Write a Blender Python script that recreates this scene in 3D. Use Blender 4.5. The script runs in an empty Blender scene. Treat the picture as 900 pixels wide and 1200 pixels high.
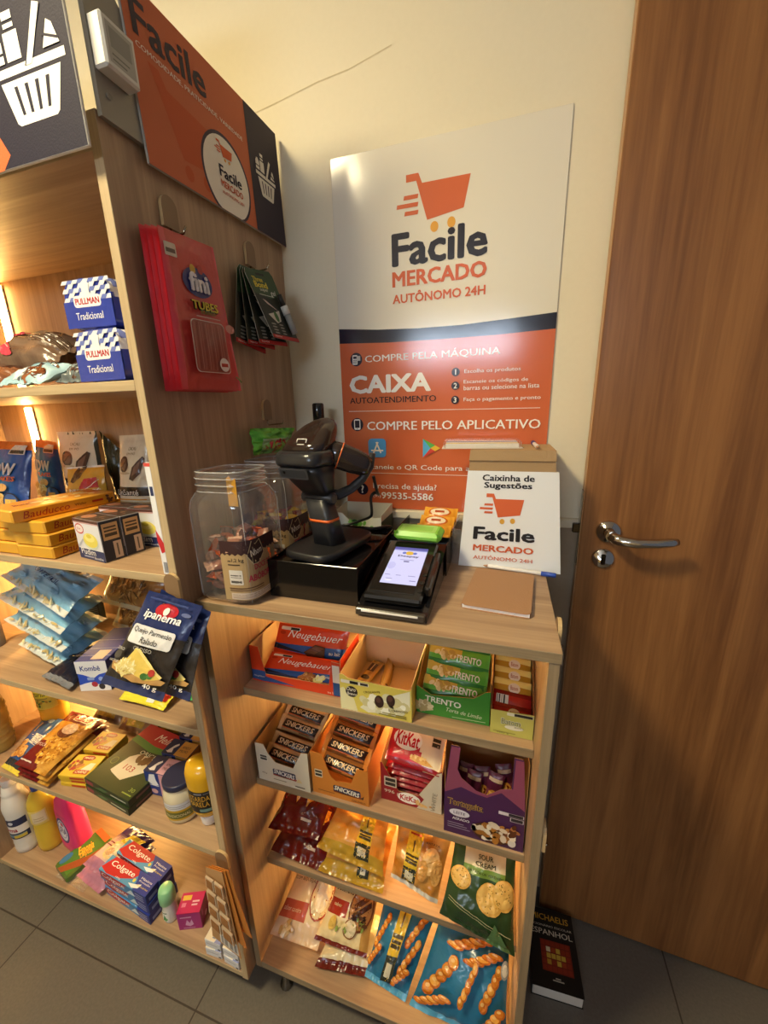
import bpy, math, random
from mathutils import Vector, Matrix, noise
from mathutils.geometry import tessellate_polygon
SC = bpy.context.scene
COL = SC.collection
PI = math.pi

# ------------------------------------------------------------------ camera
cd = bpy.data.cameras.new('camera'); cam = bpy.data.objects.new('camera', cd); COL.objects.link(cam)
cd.sensor_fit = 'HORIZONTAL'; cd.sensor_width = 36.0; cd.lens = 454.6166 / 900 * 36.0
cd.clip_start = 0.02
RM = [(0.9551242897, 0.2950731456, -0.0258733440), (0.0521101648, -0.2533757746, -0.9659633780), (-0.2915855311, 0.9212668211, -0.2573816670)]
cam.matrix_world = Matrix(((RM[0][0], -RM[1][0], -RM[2][0], 0.574347), (RM[0][1], -RM[1][1], -RM[2][1], -0.553019),
                           (RM[0][2], -RM[1][2], -RM[2][2], 1.522663), (0, 0, 0, 1)))
SC.camera = cam
SC.cycles.transparent_max_bounces = 32; SC.cycles.max_bounces = 10; SC.cycles.diffuse_bounces = 5
# ------------------------------------------------------------------ world, exposure
w = bpy.data.worlds.new('world'); SC.world = w; w.use_nodes = True
w.node_tree.nodes['Background'].inputs[0].default_value = (0.8, 0.85, 1, 1)
w.node_tree.nodes['Background'].inputs[1].default_value = 0.12
SC.view_settings.view_transform = 'Standard'; SC.view_settings.look = 'None'
SC.view_settings.exposure = 0.38; SC.view_settings.gamma = 1.0; SC.view_settings.use_curve_mapping = False
# light strengths (the lamps' and the window's builders use these)
WARM_LAMP = 125.0; DAY = 16.0; LED = 72.0; LED2 = 125.0
LAMP_COL = (1.0, 0.84, 0.50); DAY_COL = (0.78, 0.92, 1.1); LED_COL = (1.0, 0.61, 0.19)

# ------------------------------------------------------------------ helpers
def lin(h):
    if not isinstance(h, str): return h
    r = [int(h[i:i+2], 16) / 255 for i in (0, 2, 4)]
    return tuple(c / 12.92 if c <= .04045 else ((c + .055) / 1.055) ** 2.4 for c in r)
def mixc(a, b, t):
    a = lin(a); b = lin(b); t = max(0, min(1, t)); return tuple(a[i] * (1 - t) + b[i] * t for i in range(3))

MATS = {}
def newmat(name):
    m = bpy.data.materials.new(name); m.use_nodes = True; MATS[name] = m
    return m, m.node_tree.nodes, m.node_tree.links, m.node_tree.nodes['Principled BSDF']
def printed(name, rough=.5, metal=0., bump=0., bscale=60., coat=0., spec=.5):
    """printed surface: ink colour per face, a little procedural unevenness"""
    m, n, l, b = newmat(name)
    a = n.new('ShaderNodeAttribute'); a.attribute_name = 'Col'
    l.new(a.outputs['Color'], b.inputs['Base Color'])
    b.inputs['Roughness'].default_value = rough; b.inputs['Metallic'].default_value = metal
    b.inputs['Coat Weight'].default_value = coat; b.inputs['Coat Roughness'].default_value = .08
    b.inputs['Specular IOR Level'].default_value = spec
    if bump:
        tc = n.new('ShaderNodeTexCoord'); t = n.new('ShaderNodeTexNoise'); t.inputs['Scale'].default_value = bscale
        t.inputs['Detail'].default_value = 2; bp = n.new('ShaderNodeBump'); bp.inputs['Strength'].default_value = bump
        bp.inputs['Distance'].default_value = .004
        l.new(tc.outputs['Object'], t.inputs['Vector']); l.new(t.outputs['Fac'], bp.inputs['Height']); l.new(bp.outputs['Normal'], b.inputs['Normal'])
printed('card', .42, spec=.4); printed('matte', .65, bump=.12, bscale=400, spec=.2); printed('gloss', .22, coat=.0)
printed('film', .24, bump=.55, bscale=38); printed('poster', .15, bump=.05, bscale=14, spec=.55)
printed('plastic', .35); printed('blackgloss', .1, spec=.6); printed('kraft', .8, bump=.2, bscale=300)
printed('foil', .25, metal=.9, bump=.5, bscale=50); printed('chrome', .12, metal=1.0); printed('candy', .4)
def wood(name, axis, c1, c2, rough=.45, sc=1.0):
    m, n, l, b = newmat(name)
    tc = n.new('ShaderNodeTexCoord'); mp = n.new('ShaderNodeMapping')
    s = [26 * sc, 26 * sc, 26 * sc]; s['xyz'.index(axis)] = 1.1 * sc; mp.inputs['Scale'].default_value = s
    t = n.new('ShaderNodeTexNoise'); t.inputs['Scale'].default_value = 1.0; t.inputs['Detail'].default_value = 6; t.inputs['Roughness'].default_value = .62
    t.inputs['Distortion'].default_value = .7
    s2 = [v * 7 for v in s]; mp2 = n.new('ShaderNodeMapping'); mp2.inputs['Scale'].default_value = s2
    t2 = n.new('ShaderNodeTexNoise'); t2.inputs['Scale'].default_value = 1.0; t2.inputs['Detail'].default_value = 3
    mx = n.new('ShaderNodeMath'); mx.operation = 'MULTIPLY_ADD'; mx.inputs[1].default_value = .35
    r = n.new('ShaderNodeValToRGB'); r.color_ramp.elements[0].position = .46; r.color_ramp.elements[1].position = .86
    r.color_ramp.elements[0].color = (*lin(c1), 1); r.color_ramp.elements[1].color = (*lin(c2), 1)
    bp = n.new('ShaderNodeBump'); bp.inputs['Strength'].default_value = .08; bp.inputs['Distance'].default_value = .002
    l.new(tc.outputs['Object'], mp.inputs['Vector']); l.new(mp.outputs['Vector'], t.inputs['Vector'])
    l.new(tc.outputs['Object'], mp2.inputs['Vector']); l.new(mp2.outputs['Vector'], t2.inputs['Vector'])
    l.new(t2.outputs['Fac'], mx.inputs[0]); l.new(t.outputs['Fac'], mx.inputs[2])
    l.new(mx.outputs['Value'], r.inputs['Fac']); l.new(r.outputs['Color'], b.inputs['Base Color'])
    l.new(mx.outputs['Value'], bp.inputs['Height']); l.new(bp.outputs['Normal'], b.inputs['Normal'])
    b.inputs['Roughness'].default_value = rough
OAK1, OAK2 = '94755a', 'b99a78'
wood('oak_v', 'z', OAK1, OAK2); wood('oak_h', 'x', OAK1, OAK2); wood('oak_d', 'y', OAK1, OAK2)
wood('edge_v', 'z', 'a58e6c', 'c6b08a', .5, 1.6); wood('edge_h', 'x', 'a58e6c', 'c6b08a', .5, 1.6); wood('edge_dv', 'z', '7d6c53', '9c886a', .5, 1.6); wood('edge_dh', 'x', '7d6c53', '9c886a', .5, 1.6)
wood('door_wood', 'z', '6e4422', '9a683a', .36, .8)
def paint(name, c, rough=.85, bs=90, bump=.08):
    m, n, l, b = newmat(name)
    tc = n.new('ShaderNodeTexCoord'); t = n.new('ShaderNodeTexNoise'); t.inputs['Scale'].default_value = bs; t.inputs['Detail'].default_value = 3
    r = n.new('ShaderNodeValToRGB'); r.color_ramp.elements[0].color = (*mixc(c, '000000', .04), 1); r.color_ramp.elements[1].color = (*mixc(c, 'ffffff', .03), 1)
    bp = n.new('ShaderNodeBump'); bp.inputs['Strength'].default_value = bump; bp.inputs['Distance'].default_value = .002
    l.new(tc.outputs['Object'], t.inputs['Vector']); l.new(t.outputs['Fac'], r.inputs['Fac']); l.new(r.outputs['Color'], b.inputs['Base Color'])
    l.new(t.outputs['Fac'], bp.inputs['Height']); l.new(bp.outputs['Normal'], b.inputs['Normal']); b.inputs['Roughness'].default_value = rough
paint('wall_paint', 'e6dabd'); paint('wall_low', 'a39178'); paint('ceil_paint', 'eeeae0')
# floor tiles
m, n, l, b = newmat('tiles')
tc = n.new('ShaderNodeTexCoord'); mp = n.new('ShaderNodeMapping'); mp.inputs['Location'].default_value = (.735, .09, 0)
br = n.new('ShaderNodeTexBrick'); br.offset = 0; br.inputs['Scale'].default_value = 1; br.inputs['Brick Width'].default_value = .604; br.inputs['Row Height'].default_value = .604
br.inputs['Mortar Size'].default_value = .0022; br.inputs['Mortar Smooth'].default_value = .2
br.inputs['Color1'].default_value = (*lin('676057'), 1); br.inputs['Color2'].default_value = (*lin('645d54'), 1); br.inputs['Mortar'].default_value = (*lin('3a312a'), 1)
t = n.new('ShaderNodeTexNoise'); t.inputs['Scale'].default_value = 160; t.inputs['Detail'].default_value = 4
mx = n.new('ShaderNodeMixRGB'); mx.blend_type = 'OVERLAY'; mx.inputs[0].default_value = .25
l.new(tc.outputs['Object'], mp.inputs['Vector']); l.new(mp.outputs['Vector'], br.inputs['Vector']); l.new(tc.outputs['Object'], t.inputs['Vector'])
l.new(br.outputs['Color'], mx.inputs[1]); l.new(t.outputs['Fac'], mx.inputs[2]); l.new(mx.outputs['Color'], b.inputs['Base Color'])
b.inputs['Roughness'].default_value = .45
def emis(name, c, s):
    m, n, l, b = newmat(name); b.inputs['Base Color'].default_value = (*lin(c), 1) if isinstance(c, str) else (*c, 1)
    b.inputs['Emission Color'].default_value = b.inputs['Base Color'].default_value; b.inputs['Emission Strength'].default_value = s
emis('led', LED_COL, LED); emis('led_counter', LED_COL, LED2); emis('lamp', LAMP_COL, WARM_LAMP); emis('daylight', DAY_COL, DAY)
m, n, l, b = newmat('screen')                                   # lit display: ink colours shine
a = n.new('ShaderNodeAttribute'); a.attribute_name = 'Col'
l.new(a.outputs['Color'], b.inputs['Emission Color']); b.inputs['Emission Strength'].default_value = .85
b.inputs['Base Color'].default_value = (.02, .02, .02, 1); b.inputs['Roughness'].default_value = .12
def clear(name, tint, ior=1.45, rough=.05, gl=1.0, bump=0, haze=.04):
    m, n, l, b = newmat(name); n.remove(b); o = n['Material Output']
    tr = n.new('ShaderNodeBsdfTransparent'); tr.inputs[0].default_value = (*lin(tint), 1)
    g = n.new('ShaderNodeBsdfGlossy'); g.inputs['Roughness'].default_value = rough; g.inputs['Color'].default_value = (gl, gl, gl, 1)
    lw = n.new('ShaderNodeLayerWeight'); lw.inputs['Blend'].default_value = .5; pw = n.new('ShaderNodeMath'); pw.operation = 'POWER'; pw.inputs[1].default_value = 2.4
    f = n.new('ShaderNodeMath'); f.operation = 'MULTIPLY_ADD'; f.inputs[1].default_value = (ior - 1) * 1.5; f.inputs[2].default_value = .06; mx = n.new('ShaderNodeMixShader')
    l.new(lw.outputs['Facing'], pw.inputs[0]); l.new(pw.outputs[0], f.inputs[0])
    if bump:
        tc = n.new('ShaderNodeTexCoord'); t = n.new('ShaderNodeTexNoise'); t.inputs['Scale'].default_value = 55; bp = n.new('ShaderNodeBump'); bp.inputs['Strength'].default_value = bump
        bp.inputs['Distance'].default_value = .004
        l.new(tc.outputs['Object'], t.inputs['Vector']); l.new(t.outputs['Fac'], bp.inputs['Height']); l.new(bp.outputs['Normal'], g.inputs['Normal']); l.new(bp.outputs['Normal'], lw.inputs['Normal'])
    l.new(f.outputs[0], mx.inputs[0]); l.new(tr.outputs[0], mx.inputs[1]); l.new(g.outputs[0], mx.inputs[2]); df = n.new('ShaderNodeBsdfDiffuse'); df.inputs[0].default_value = (.85, .85, .85, 1); m2 = n.new('ShaderNodeMixShader'); m2.inputs[0].default_value = haze
    l.new(mx.outputs[0], m2.inputs[1]); l.new(df.outputs[0], m2.inputs[2]); l.new(m2.outputs[0], o.inputs['Surface'])
clear('clear', 'f8f7f5', 1.5, haze=.055); clear('clear_edge', 'f4f2f0', 1.7, .08, haze=.3); clear('cello', 'ffffff', 1.5, .08, 1, .6)
def liquid(name, c, rough=.08, tr=.55):
    m, n, l, b = newmat(name); b.inputs['Base Color'].default_value = (*lin(c), 1); b.inputs['Roughness'].default_value = rough
    b.inputs['Transmission Weight'].default_value = tr; b.inputs['IOR'].default_value = 1.4
liquid('oil', 'ecc744', .1, .35); liquid('yellow_soap', 'ecd24a', .1, .35); liquid('amber', 'd8bc6e')

# text -> flat mesh, cached ------------------------------------------------
TX = {}
def tmesh(s, bold=0., shear=0., sp=1.0):
    k = (s, bold, shear, sp)
    if k not in TX:
        c = bpy.data.curves.new('t', 'FONT'); c.body = s; c.size = 1; c.offset = bold; c.shear = shear; c.space_character = sp
        c.resolution_u = 2; c.fill_mode = 'FRONT'
        o = bpy.data.objects.new('t', c); me = bpy.data.meshes.new_from_object(o)
        v = [(p.co.x, p.co.y) for p in me.vertices]; f = [tuple(q.vertices) for q in me.polygons]
        bpy.data.objects.remove(o); bpy.data.curves.remove(c); bpy.data.meshes.remove(me)
        x0 = min(p[0] for p in v); x1 = max(p[0] for p in v); y0 = min(p[1] for p in v); y1 = max(p[1] for p in v)
        TX[k] = ([(p[0] - (x0 + x1) / 2, p[1] - (y0 + y1) / 2) for p in v], f, x1 - x0, y1 - y0)
    return TX[k]

class MB:
    def __init__(s): s.v = []; s.f = []; s.c = []; s.m = []; s.s = []
    def face(s, idx, col='808080', mat=0, sm=False):
        s.f.append(tuple(idx)); s.c.append(lin(col)); s.m.append(mat); s.s.append(sm)
    def vt(s, p): s.v.append((p[0], p[1], p[2])); return len(s.v) - 1
    def poly(s, pts, col='808080', mat=0, sm=False): s.face([s.vt(p) for p in pts], col, mat, sm)
    def box(s, x0, x1, y0, y1, z0, z1, col='808080', mat=0, ch=0., M=None):
        """box with chamfered edges; col/mat: one value or dict over F B L R T D (E = edges)"""
        g = lambda q, k: (q.get(k, q.get('*')) if isinstance(q, dict) else q)
        ch = min(ch, (x1 - x0) * .45, (y1 - y0) * .45, (z1 - z0) * .45)
        X = ((x0, x0 + ch), (x1, x1 - ch)); Y = ((y0, y0 + ch), (y1, y1 - ch)); Z = ((z0, z0 + ch), (z1, z1 - ch))
        def P(i, j, k, a):
            p = Vector((X[i][a != 0], Y[j][a != 1], Z[k][a != 2]))
            return s.vt(M @ p if M is not None else p)
        if ch <= 0:
            V = {(i, j, k): P(i, j, k, 0) for i in (0, 1) for j in (0, 1) for k in (0, 1)}
            vx = vy = vz = V
        else:
            vx = {(i, j, k): P(i, j, k, 0) for i in (0, 1) for j in (0, 1) for k in (0, 1)}
            vy = {(i, j, k): P(i, j, k, 1) for i in (0, 1) for j in (0, 1) for k in (0, 1)}
            vz = {(i, j, k): P(i, j, k, 2) for i in (0, 1) for j in (0, 1) for k in (0, 1)}
        # inset corner: the named axis keeps the outer coordinate
        for k, vs in (('L', [vx[0, 1, 0], vx[0, 0, 0], vx[0, 0, 1], vx[0, 1, 1]]), ('R', [vx[1, 0, 0], vx[1, 1, 0], vx[1, 1, 1], vx[1, 0, 1]]),
                      ('F', [vy[0, 0, 0], vy[1, 0, 0], vy[1, 0, 1], vy[0, 0, 1]]), ('B', [vy[1, 1, 0], vy[0, 1, 0], vy[0, 1, 1], vy[1, 1, 1]]),
                      ('D', [vz[0, 1, 0], vz[1, 1, 0], vz[1, 0, 0], vz[0, 0, 0]]), ('T', [vz[0, 0, 1], vz[1, 0, 1], vz[1, 1, 1], vz[0, 1, 1]])):
            s.face(vs, g(col, k), g(mat, k) or 0)
        if ch > 0:
            e = (col.get('E', col.get('F', col.get('*'))) if isinstance(col, dict) else col); em = (mat.get('E', 0) if isinstance(mat, dict) else mat)
            for i in (0, 1):
                for j in (0, 1):
                    s.face([vx[i, j, 0], vx[i, j, 1], vy[i, j, 1], vy[i, j, 0]], e, em)
                    s.face([vx[i, 0, j], vx[i, 1, j], vz[i, 1, j], vz[i, 0, j]], e, em)
                    s.face([vy[0, i, j], vy[1, i, j], vz[1, i, j], vz[0, i, j]], e, em)
                    for k in (0, 1): s.face([vx[i, j, k], vy[i, j, k], vz[i, j, k]], e, em)
    def prism(s, pts, A, col='808080', mat=0, sidecol=None, backcol=None):
        """pts 2-D polygon; A(a,b,h)->point, h 0 (front) and 1 (back); returns nothing"""
        n = len(pts); f = [s.vt(A(a, b_, 0)) for a, b_ in pts]; bk = [s.vt(A(a, b_, 1)) for a, b_ in pts]
        tri = tessellate_polygon([[Vector((a, b_, 0)) for a, b_ in pts]])
        for t in tri: s.face([f[i] for i in t], col, mat); s.face([bk[i] for i in reversed(t)], backcol or col, mat)
        for i in range(n): s.face([f[i], f[(i + 1) % n], bk[(i + 1) % n], bk[i]], sidecol or col, mat)
    def lathe(s, prof, n=28, col='808080', mat=0, cx=0., cy=0., sq=0., sx=1., sy=1., capb=True, capt=False, cols=None):
        """prof [(r,z)] turned about z; sq>0 squares the outline"""
        rings = []
        for r, z in prof:
            ring = []
            for i in range(n):
                a = 2 * PI * i / n; k = 1.0
                if sq: k = (abs(math.cos(a)) ** sq + abs(math.sin(a)) ** sq) ** (-1 / sq)
                ring.append(s.vt((cx + r * k * math.cos(a) * sx, cy + r * k * math.sin(a) * sy, z)))
            rings.append(ring)
        for j in range(len(rings) - 1):
            c = cols[j] if cols else col
            for i in range(n): s.face([rings[j][i], rings[j][(i + 1) % n], rings[j + 1][(i + 1) % n], rings[j + 1][i]], c, mat, True)
        if capb: s.face(list(reversed(rings[0])), cols[0] if cols else col, mat)
        if capt: s.face(rings[-1], cols[-1] if cols else col, mat)
    def tube(s, pts, r, n=8, col='808080', mat=0, cap=True):
        pts = [Vector(p) for p in pts]; rings = []; up = None
        for i, p in enumerate(pts):
            d = (pts[min(i + 1, len(pts) - 1)] - pts[max(i - 1, 0)]).normalized()
            if up is None: up = d.orthogonal().normalized()
            up = (up - d * up.dot(d)); up = up.normalized() if up.length > 1e-6 else d.orthogonal().normalized()
            q = d.cross(up); rr = r[i] if isinstance(r, (list, tuple)) else r
            rings.append([s.vt(p + (up * math.cos(2 * PI * k / n) + q * math.sin(2 * PI * k / n)) * rr) for k in range(n)])
        for j in range(len(rings) - 1):
            for i in range(n): s.face([rings[j][i], rings[j][(i + 1) % n], rings[j + 1][(i + 1) % n], rings[j + 1][i]], col, mat, True)
        if cap: s.face(list(reversed(rings[0])), col, mat); s.face(rings[-1], col, mat)
    def blob(s, c, r, col='808080', mat=0, n=10, seed=0, amp=0., M=None):
        c = Vector(c); rx, ry, rz = r if isinstance(r, tuple) else (r, r, r); rings = []
        for j in range(n // 2 + 1):
            th = PI * j / (n // 2); ring = []
            for i in range(n):
                a = 2 * PI * i / n; d = Vector((math.sin(th) * math.cos(a), math.sin(th) * math.sin(a), -math.cos(th)))
                k = 1 + amp * noise.noise(d * 1.7 + Vector((seed * 3.1, seed, 0))); p = Vector((d.x * rx, d.y * ry, d.z * rz)) * k
                ring.append(s.vt(c + (M @ p if M is not None else p)))
            rings.append(ring)
        for j in range(n // 2):
            for i in range(n): s.face([rings[j][i], rings[j][(i + 1) % n], rings[j + 1][(i + 1) % n], rings[j + 1][i]], col, mat, True)
    # ---- print art on a surface S(a,b,h), a,b in 0..1 over W x H metres
    def art(s, S, W, H, items, mat=0, maxlen=0., h0=.00025, dh=.00005):
        k = 0
        def tri(P, col, h):
            if maxlen:
                L = [math.hypot((P[i][0] - P[(i + 1) % 3][0]) * W, (P[i][1] - P[(i + 1) % 3][1]) * H) for i in range(3)]
                i = L.index(max(L))
                if L[i] > maxlen:
                    A, B, C = P[i], P[(i + 1) % 3], P[(i + 2) % 3]; Mp = ((A[0] + B[0]) / 2, (A[1] + B[1]) / 2)
                    tri((A, Mp, C), col, h); tri((Mp, B, C), col, h); return
            s.poly([S(p[0], p[1], h) for p in P], col, mat, bool(maxlen))
        def pg(pts, col, h):
            if maxlen:
                for t in tessellate_polygon([[Vector((a * W, b_ * H, 0)) for a, b_ in pts]]): tri([pts[i] for i in t], col, h)
            elif len(pts) <= 4: s.poly([S(a, b_, h) for a, b_ in pts], col, mat)
            else:
                idx = [s.vt(S(a, b_, h)) for a, b_ in pts]
                for t in tessellate_polygon([[Vector((a * W, b_ * H, 0)) for a, b_ in pts]]): s.face([idx[i] for i in t], col, mat)
        for it in items:
            h = h0 + dh * k; k += 1; q = it[0]
            if q == 'R': _, x0, y0, x1, y1, c = it; pg([(x0, y0), (x1, y0), (x1, y1), (x0, y1)], c, h)
            elif q == 'Q': pg(it[1], it[2], h)
            elif q == 'E':
                _, cx, cy, rx, ry, c = it[:6]; n = it[6] if len(it) > 6 else 20
                pg([(cx + rx * math.cos(2 * PI * i / n), cy + ry * math.sin(2 * PI * i / n)) for i in range(n)], c, h)
            elif q == 'C':   # round spot, radius in metres
                _, cx, cy, r, c = it; pg([(cx + r / W * math.cos(2 * PI * i / 18), cy + r / H * math.sin(2 * PI * i / 18)) for i in range(18)], c, h)
            elif q == 'RR':
                _, x0, y0, x1, y1, r, c = it; rx, ry = min(r / W, (x1 - x0) / 2), min(r / H, (y1 - y0) / 2); pts = []
                for ox, oy, a0 in ((x1 - rx, y0 + ry, -PI / 2), (x1 - rx, y1 - ry, 0), (x0 + rx, y1 - ry, PI / 2), (x0 + rx, y0 + ry, PI)):
                    pts += [(ox + rx * math.cos(a0 + PI / 2 * i / 4), oy + ry * math.sin(a0 + PI / 2 * i / 4)) for i in range(5)]
                pg(pts, c, h)
            elif q == 'L':
                _, x0, y0, x1, y1, wd, c = it; dx, dy = (x1 - x0) * W, (y1 - y0) * H; L = math.hypot(dx, dy) or 1; nx, ny = -dy / L * wd / 2 / W, dx / L * wd / 2 / H
                pg([(x0 - nx, y0 - ny), (x1 - nx, y1 - ny), (x1 + nx, y1 + ny), (x0 + nx, y0 + ny)], c, h)
            elif q == 'T':
                _, tx, cx, cy, tw, th, c = it[:7]; o = it[7] if len(it) > 7 else {}
                bo = o.get('b', .012); v, f, bw, bh = tmesh(tx, 0., o.get('sh', 0.), o.get('sp', 1.0))
                kx = (tw * W / (bw + bo * 1.2)) if tw else None; ky = (th * H / (bh + bo * .8)) if th else kx
                if kx is None: kx = ky
                r = math.radians(o.get('r', 0)); cr, sr = math.cos(r), math.sin(r); arc = o.get('arc', 0)
                for hz, (ox, oy) in enumerate(((0, 0), (-.6, 0), (.6, 0), (0, .5), (0, -.5), (-.45, .35), (.45, .35), (-.45, -.35), (.45, -.35)) if bo > .05 else ((-.6, -.4), (.6, -.4), (-.6, .4), (.6, .4)) if bo > .025 else ((-.6, 0), (.6, 0)) if bo > 0 else ((0, 0),)):
                    k += 1; hc = h0 + dh * k; idx = []
                    for x, y in v:
                        x = (x + ox * bo) * kx; y = (y + oy * bo) * ky; y += arc * x * x
                        idx.append(s.vt(S(cx + (x * cr - y * sr) / W, cy + (x * sr + y * cr) / H, hc)))
                    for g in f: s.face([idx[i] for i in g], c, mat)
            elif q == 'N':   # a drift of many small pieces (nuts, crumbs, noodles)
                _, cx, cy, rx, ry, cs, n, sz, sd = it[:9]; el = it[9] if len(it) > 9 else 1.6; R_ = random.Random(sd)
                for i in range(n):
                    a = R_.random() * 2 * PI; d = math.sqrt(R_.random()); x, y = cx + rx * d * math.cos(a), cy + ry * d * math.sin(a); t = R_.random() * PI
                    r1 = sz * R_.uniform(.7, 1.2); r2 = r1 / el; pts = []
                    for j in range(8):
                        u = 2 * PI * j / 8; px, py = r1 * math.cos(u), r2 * math.sin(u); pts.append((x + (px * math.cos(t) - py * math.sin(t)) / W, y + (px * math.sin(t) + py * math.cos(t)) / H))
                    s.poly([S(p[0], p[1], h + (i % 12) * .00003) for p in pts], R_.choice(cs), mat)
    def build(s, name, mats, parent=None, label=None, cat=None, group=None, loc=None, rot=None, kind=None):
        me = bpy.data.meshes.new(name); me.from_pydata(s.v, [], s.f)
        if isinstance(mats, str): mats = [mats]
        for q in mats: me.materials.append(MATS[q])
        me.polygons.foreach_set('material_index', s.m); me.polygons.foreach_set('use_smooth', s.s)
        at = me.color_attributes.new('Col', 'FLOAT_COLOR', 'CORNER'); data = []
        for f, c in zip(s.f, s.c): data += [c[0], c[1], c[2], 1.0] * len(f)
        at.data.foreach_set('color', data)
        o = bpy.data.objects.new(name, me); COL.objects.link(o); o.parent = parent
        if loc: o.location = loc
        if rot: o.rotation_euler = rot
        tag(o, label, cat, group, kind); return o

def tag(o, label=None, cat=None, group=None, kind=None):
    if label: o['label'] = label
    if cat: o['category'] = cat
    if group: o['group'] = group
    if kind: o['kind'] = kind
    return o
def empty(name, loc, label, cat, group=None, rot=None):
    o = bpy.data.objects.new(name, None); COL.objects.link(o); o.location = loc; o.empty_display_size = .02
    if rot: o.rotation_euler = rot
    return tag(o, label, cat, group)
def dup(src, loc=None, rot=None, label=None, group=None):
    r = src.copy(); COL.objects.link(r)
    if loc: r.location = loc
    if rot: r.rotation_euler = rot
    if label: r['label'] = label
    if group: r['group'] = group
    for ch in list(src.children):
        c = ch.copy(); COL.objects.link(c); c.parent = r
        for g in ch.children: d = g.copy(); COL.objects.link(d); d.parent = c
    return r
def plane(O, U, V):
    O, U, V = Vector(O), Vector(U), Vector(V); N = U.cross(V).normalized()
    return (lambda a, b_, h: O + U * a + V * b_ + N * h), U.length, V.length

def carton_mb(w_, d, h, cols, arts=None, ch=.0012):
    """closed box, base centre of the front edge at the origin, front towards -y"""
    mb = MB(); x0, x1 = -w_ / 2, w_ / 2
    mb.box(x0, x1, 0, d, 0, h, cols, 0, ch)
    F = {'F': plane((x0, 0, 0), (w_, 0, 0), (0, 0, h)), 'R': plane((x1, 0, 0), (0, d, 0), (0, 0, h)), 'T': plane((x0, 0, h), (w_, 0, 0), (0, d, 0)),
         'L': plane((x0, d, 0), (0, -d, 0), (0, 0, h)), 'B': plane((x1, d, 0), (-w_, 0, 0), (0, 0, h))}
    for k, a in (arts or {}).items(): S, W, H = F[k]; mb.art(S, W, H, a)
    return mb
def carton(name, w_, d, h, cols, arts, loc, yaw, label, cat='box', group=None, mat='card', rot=None):
    return carton_mb(w_, d, h, cols, arts).build(name, mat, None, label, cat, group, loc, rot or (0, 0, yaw))

def bag_surface(BL, BR, TR, TL, T, seal, seed, crink, sealax, pinch, origin, flat=.5):
    BL, BR, TR, TL = [Vector(p) - origin for p in (BL, BR, TR, TL)]
    N = ((BR - BL) + (TR - TL)).cross((TL - BL) + (TR - BR)).normalized(); sv = Vector((seed * 1.7, seed * .9, seed * 2.3))
    def f(u, v):
        a, b_ = (u, v) if sealax == 'v' else (v, u)
        ga = max(0., math.sin(PI * min(1, max(0, a)))) ** flat
        t = (b_ - seal) / (1 - 2 * seal); gb = max(0., math.sin(PI * t)) ** flat if 0 < t < 1 else 0.
        return ga, gb, a, b_
    def S(u, v, h, side=1):
        ga, gb, a, b_ = f(u, v)
        uu, vv = u, v
        if sealax == 'v': uu = .5 + (u - .5) * (1 - pinch * gb)
        else: vv = .5 + (v - .5) * (1 - pinch * gb)
        p = BL * (1 - uu) * (1 - vv) + BR * uu * (1 - vv) + TR * uu * vv + TL * (1 - uu) * vv
        e = min(b_, 1 - b_)
        q = Vector((u * 3.1, v * 3.7, side * 2)) + sv
        cr = crink * (.55 * noise.noise(q * 1.6) + .35 * (abs(noise.noise(q * 3.1)) - .3) + .12 * noise.noise(q * 7))
        rid = crink * .24 * math.sin(a * 38 + 3 * noise.noise(q)) * math.exp(-max(0, e - seal) / .07) * (1 if e > seal * .4 else .5)
        m = min(1, 6 * ga * gb)
        off = T / 2 * ga * gb + (cr * m + rid * ga) * T
        if side < 0: off = T / 2 * ga * gb * .8 + cr * m * T * .6 - rid * ga * T + .0007
        wob = crink * T * .5 * noise.noise(Vector((u * 4, v * 4, 9)) + sv)
        return p + N * (side * off + h) + N * wob * (1 - m)
    return S
def bag(name, BL, BR, TR, TL, T, col, art=None, mat='film', label=None, cat='bag', group=None, seal=.06, seed=1, crink=.12, sealax='v', pinch=.05,
        nu=26, nv=32, flat=.5, parent=None, build=True, artmax=.0055):
    o = (Vector(BL) + Vector(BR)) / 2
    if parent is not None: o = Vector((0, 0, 0))
    S = bag_surface(BL, BR, TR, TL, T, seal, seed, crink, sealax, pinch, o, flat)
    cf = col if callable(col) else (lambda u, v, sd: col)
    mb = MB()
    for sd in (1, -1):
        g = [[mb.vt(S(i / nu, j / nv, 0, sd)) for i in range(nu + 1)] for j in range(nv + 1)]
        for j in range(nv):
            for i in range(nu):
                q = [g[j][i], g[j][i + 1], g[j + 1][i + 1], g[j + 1][i]]
                mb.face(q if sd > 0 else q[::-1], cf((i + .5) / nu, (j + .5) / nv, sd), 0, True)
    W = ((Vector(BR) - Vector(BL)).length + (Vector(TR) - Vector(TL)).length) / 2; H = ((Vector(TL) - Vector(BL)).length + (Vector(TR) - Vector(BR)).length) / 2
    if art: mb.art(S, W, H, art, 0, artmax, .0009, .00028)
    if not build: return mb, o
    return mb.build(name, mat, parent, label, cat, group, o)

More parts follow.
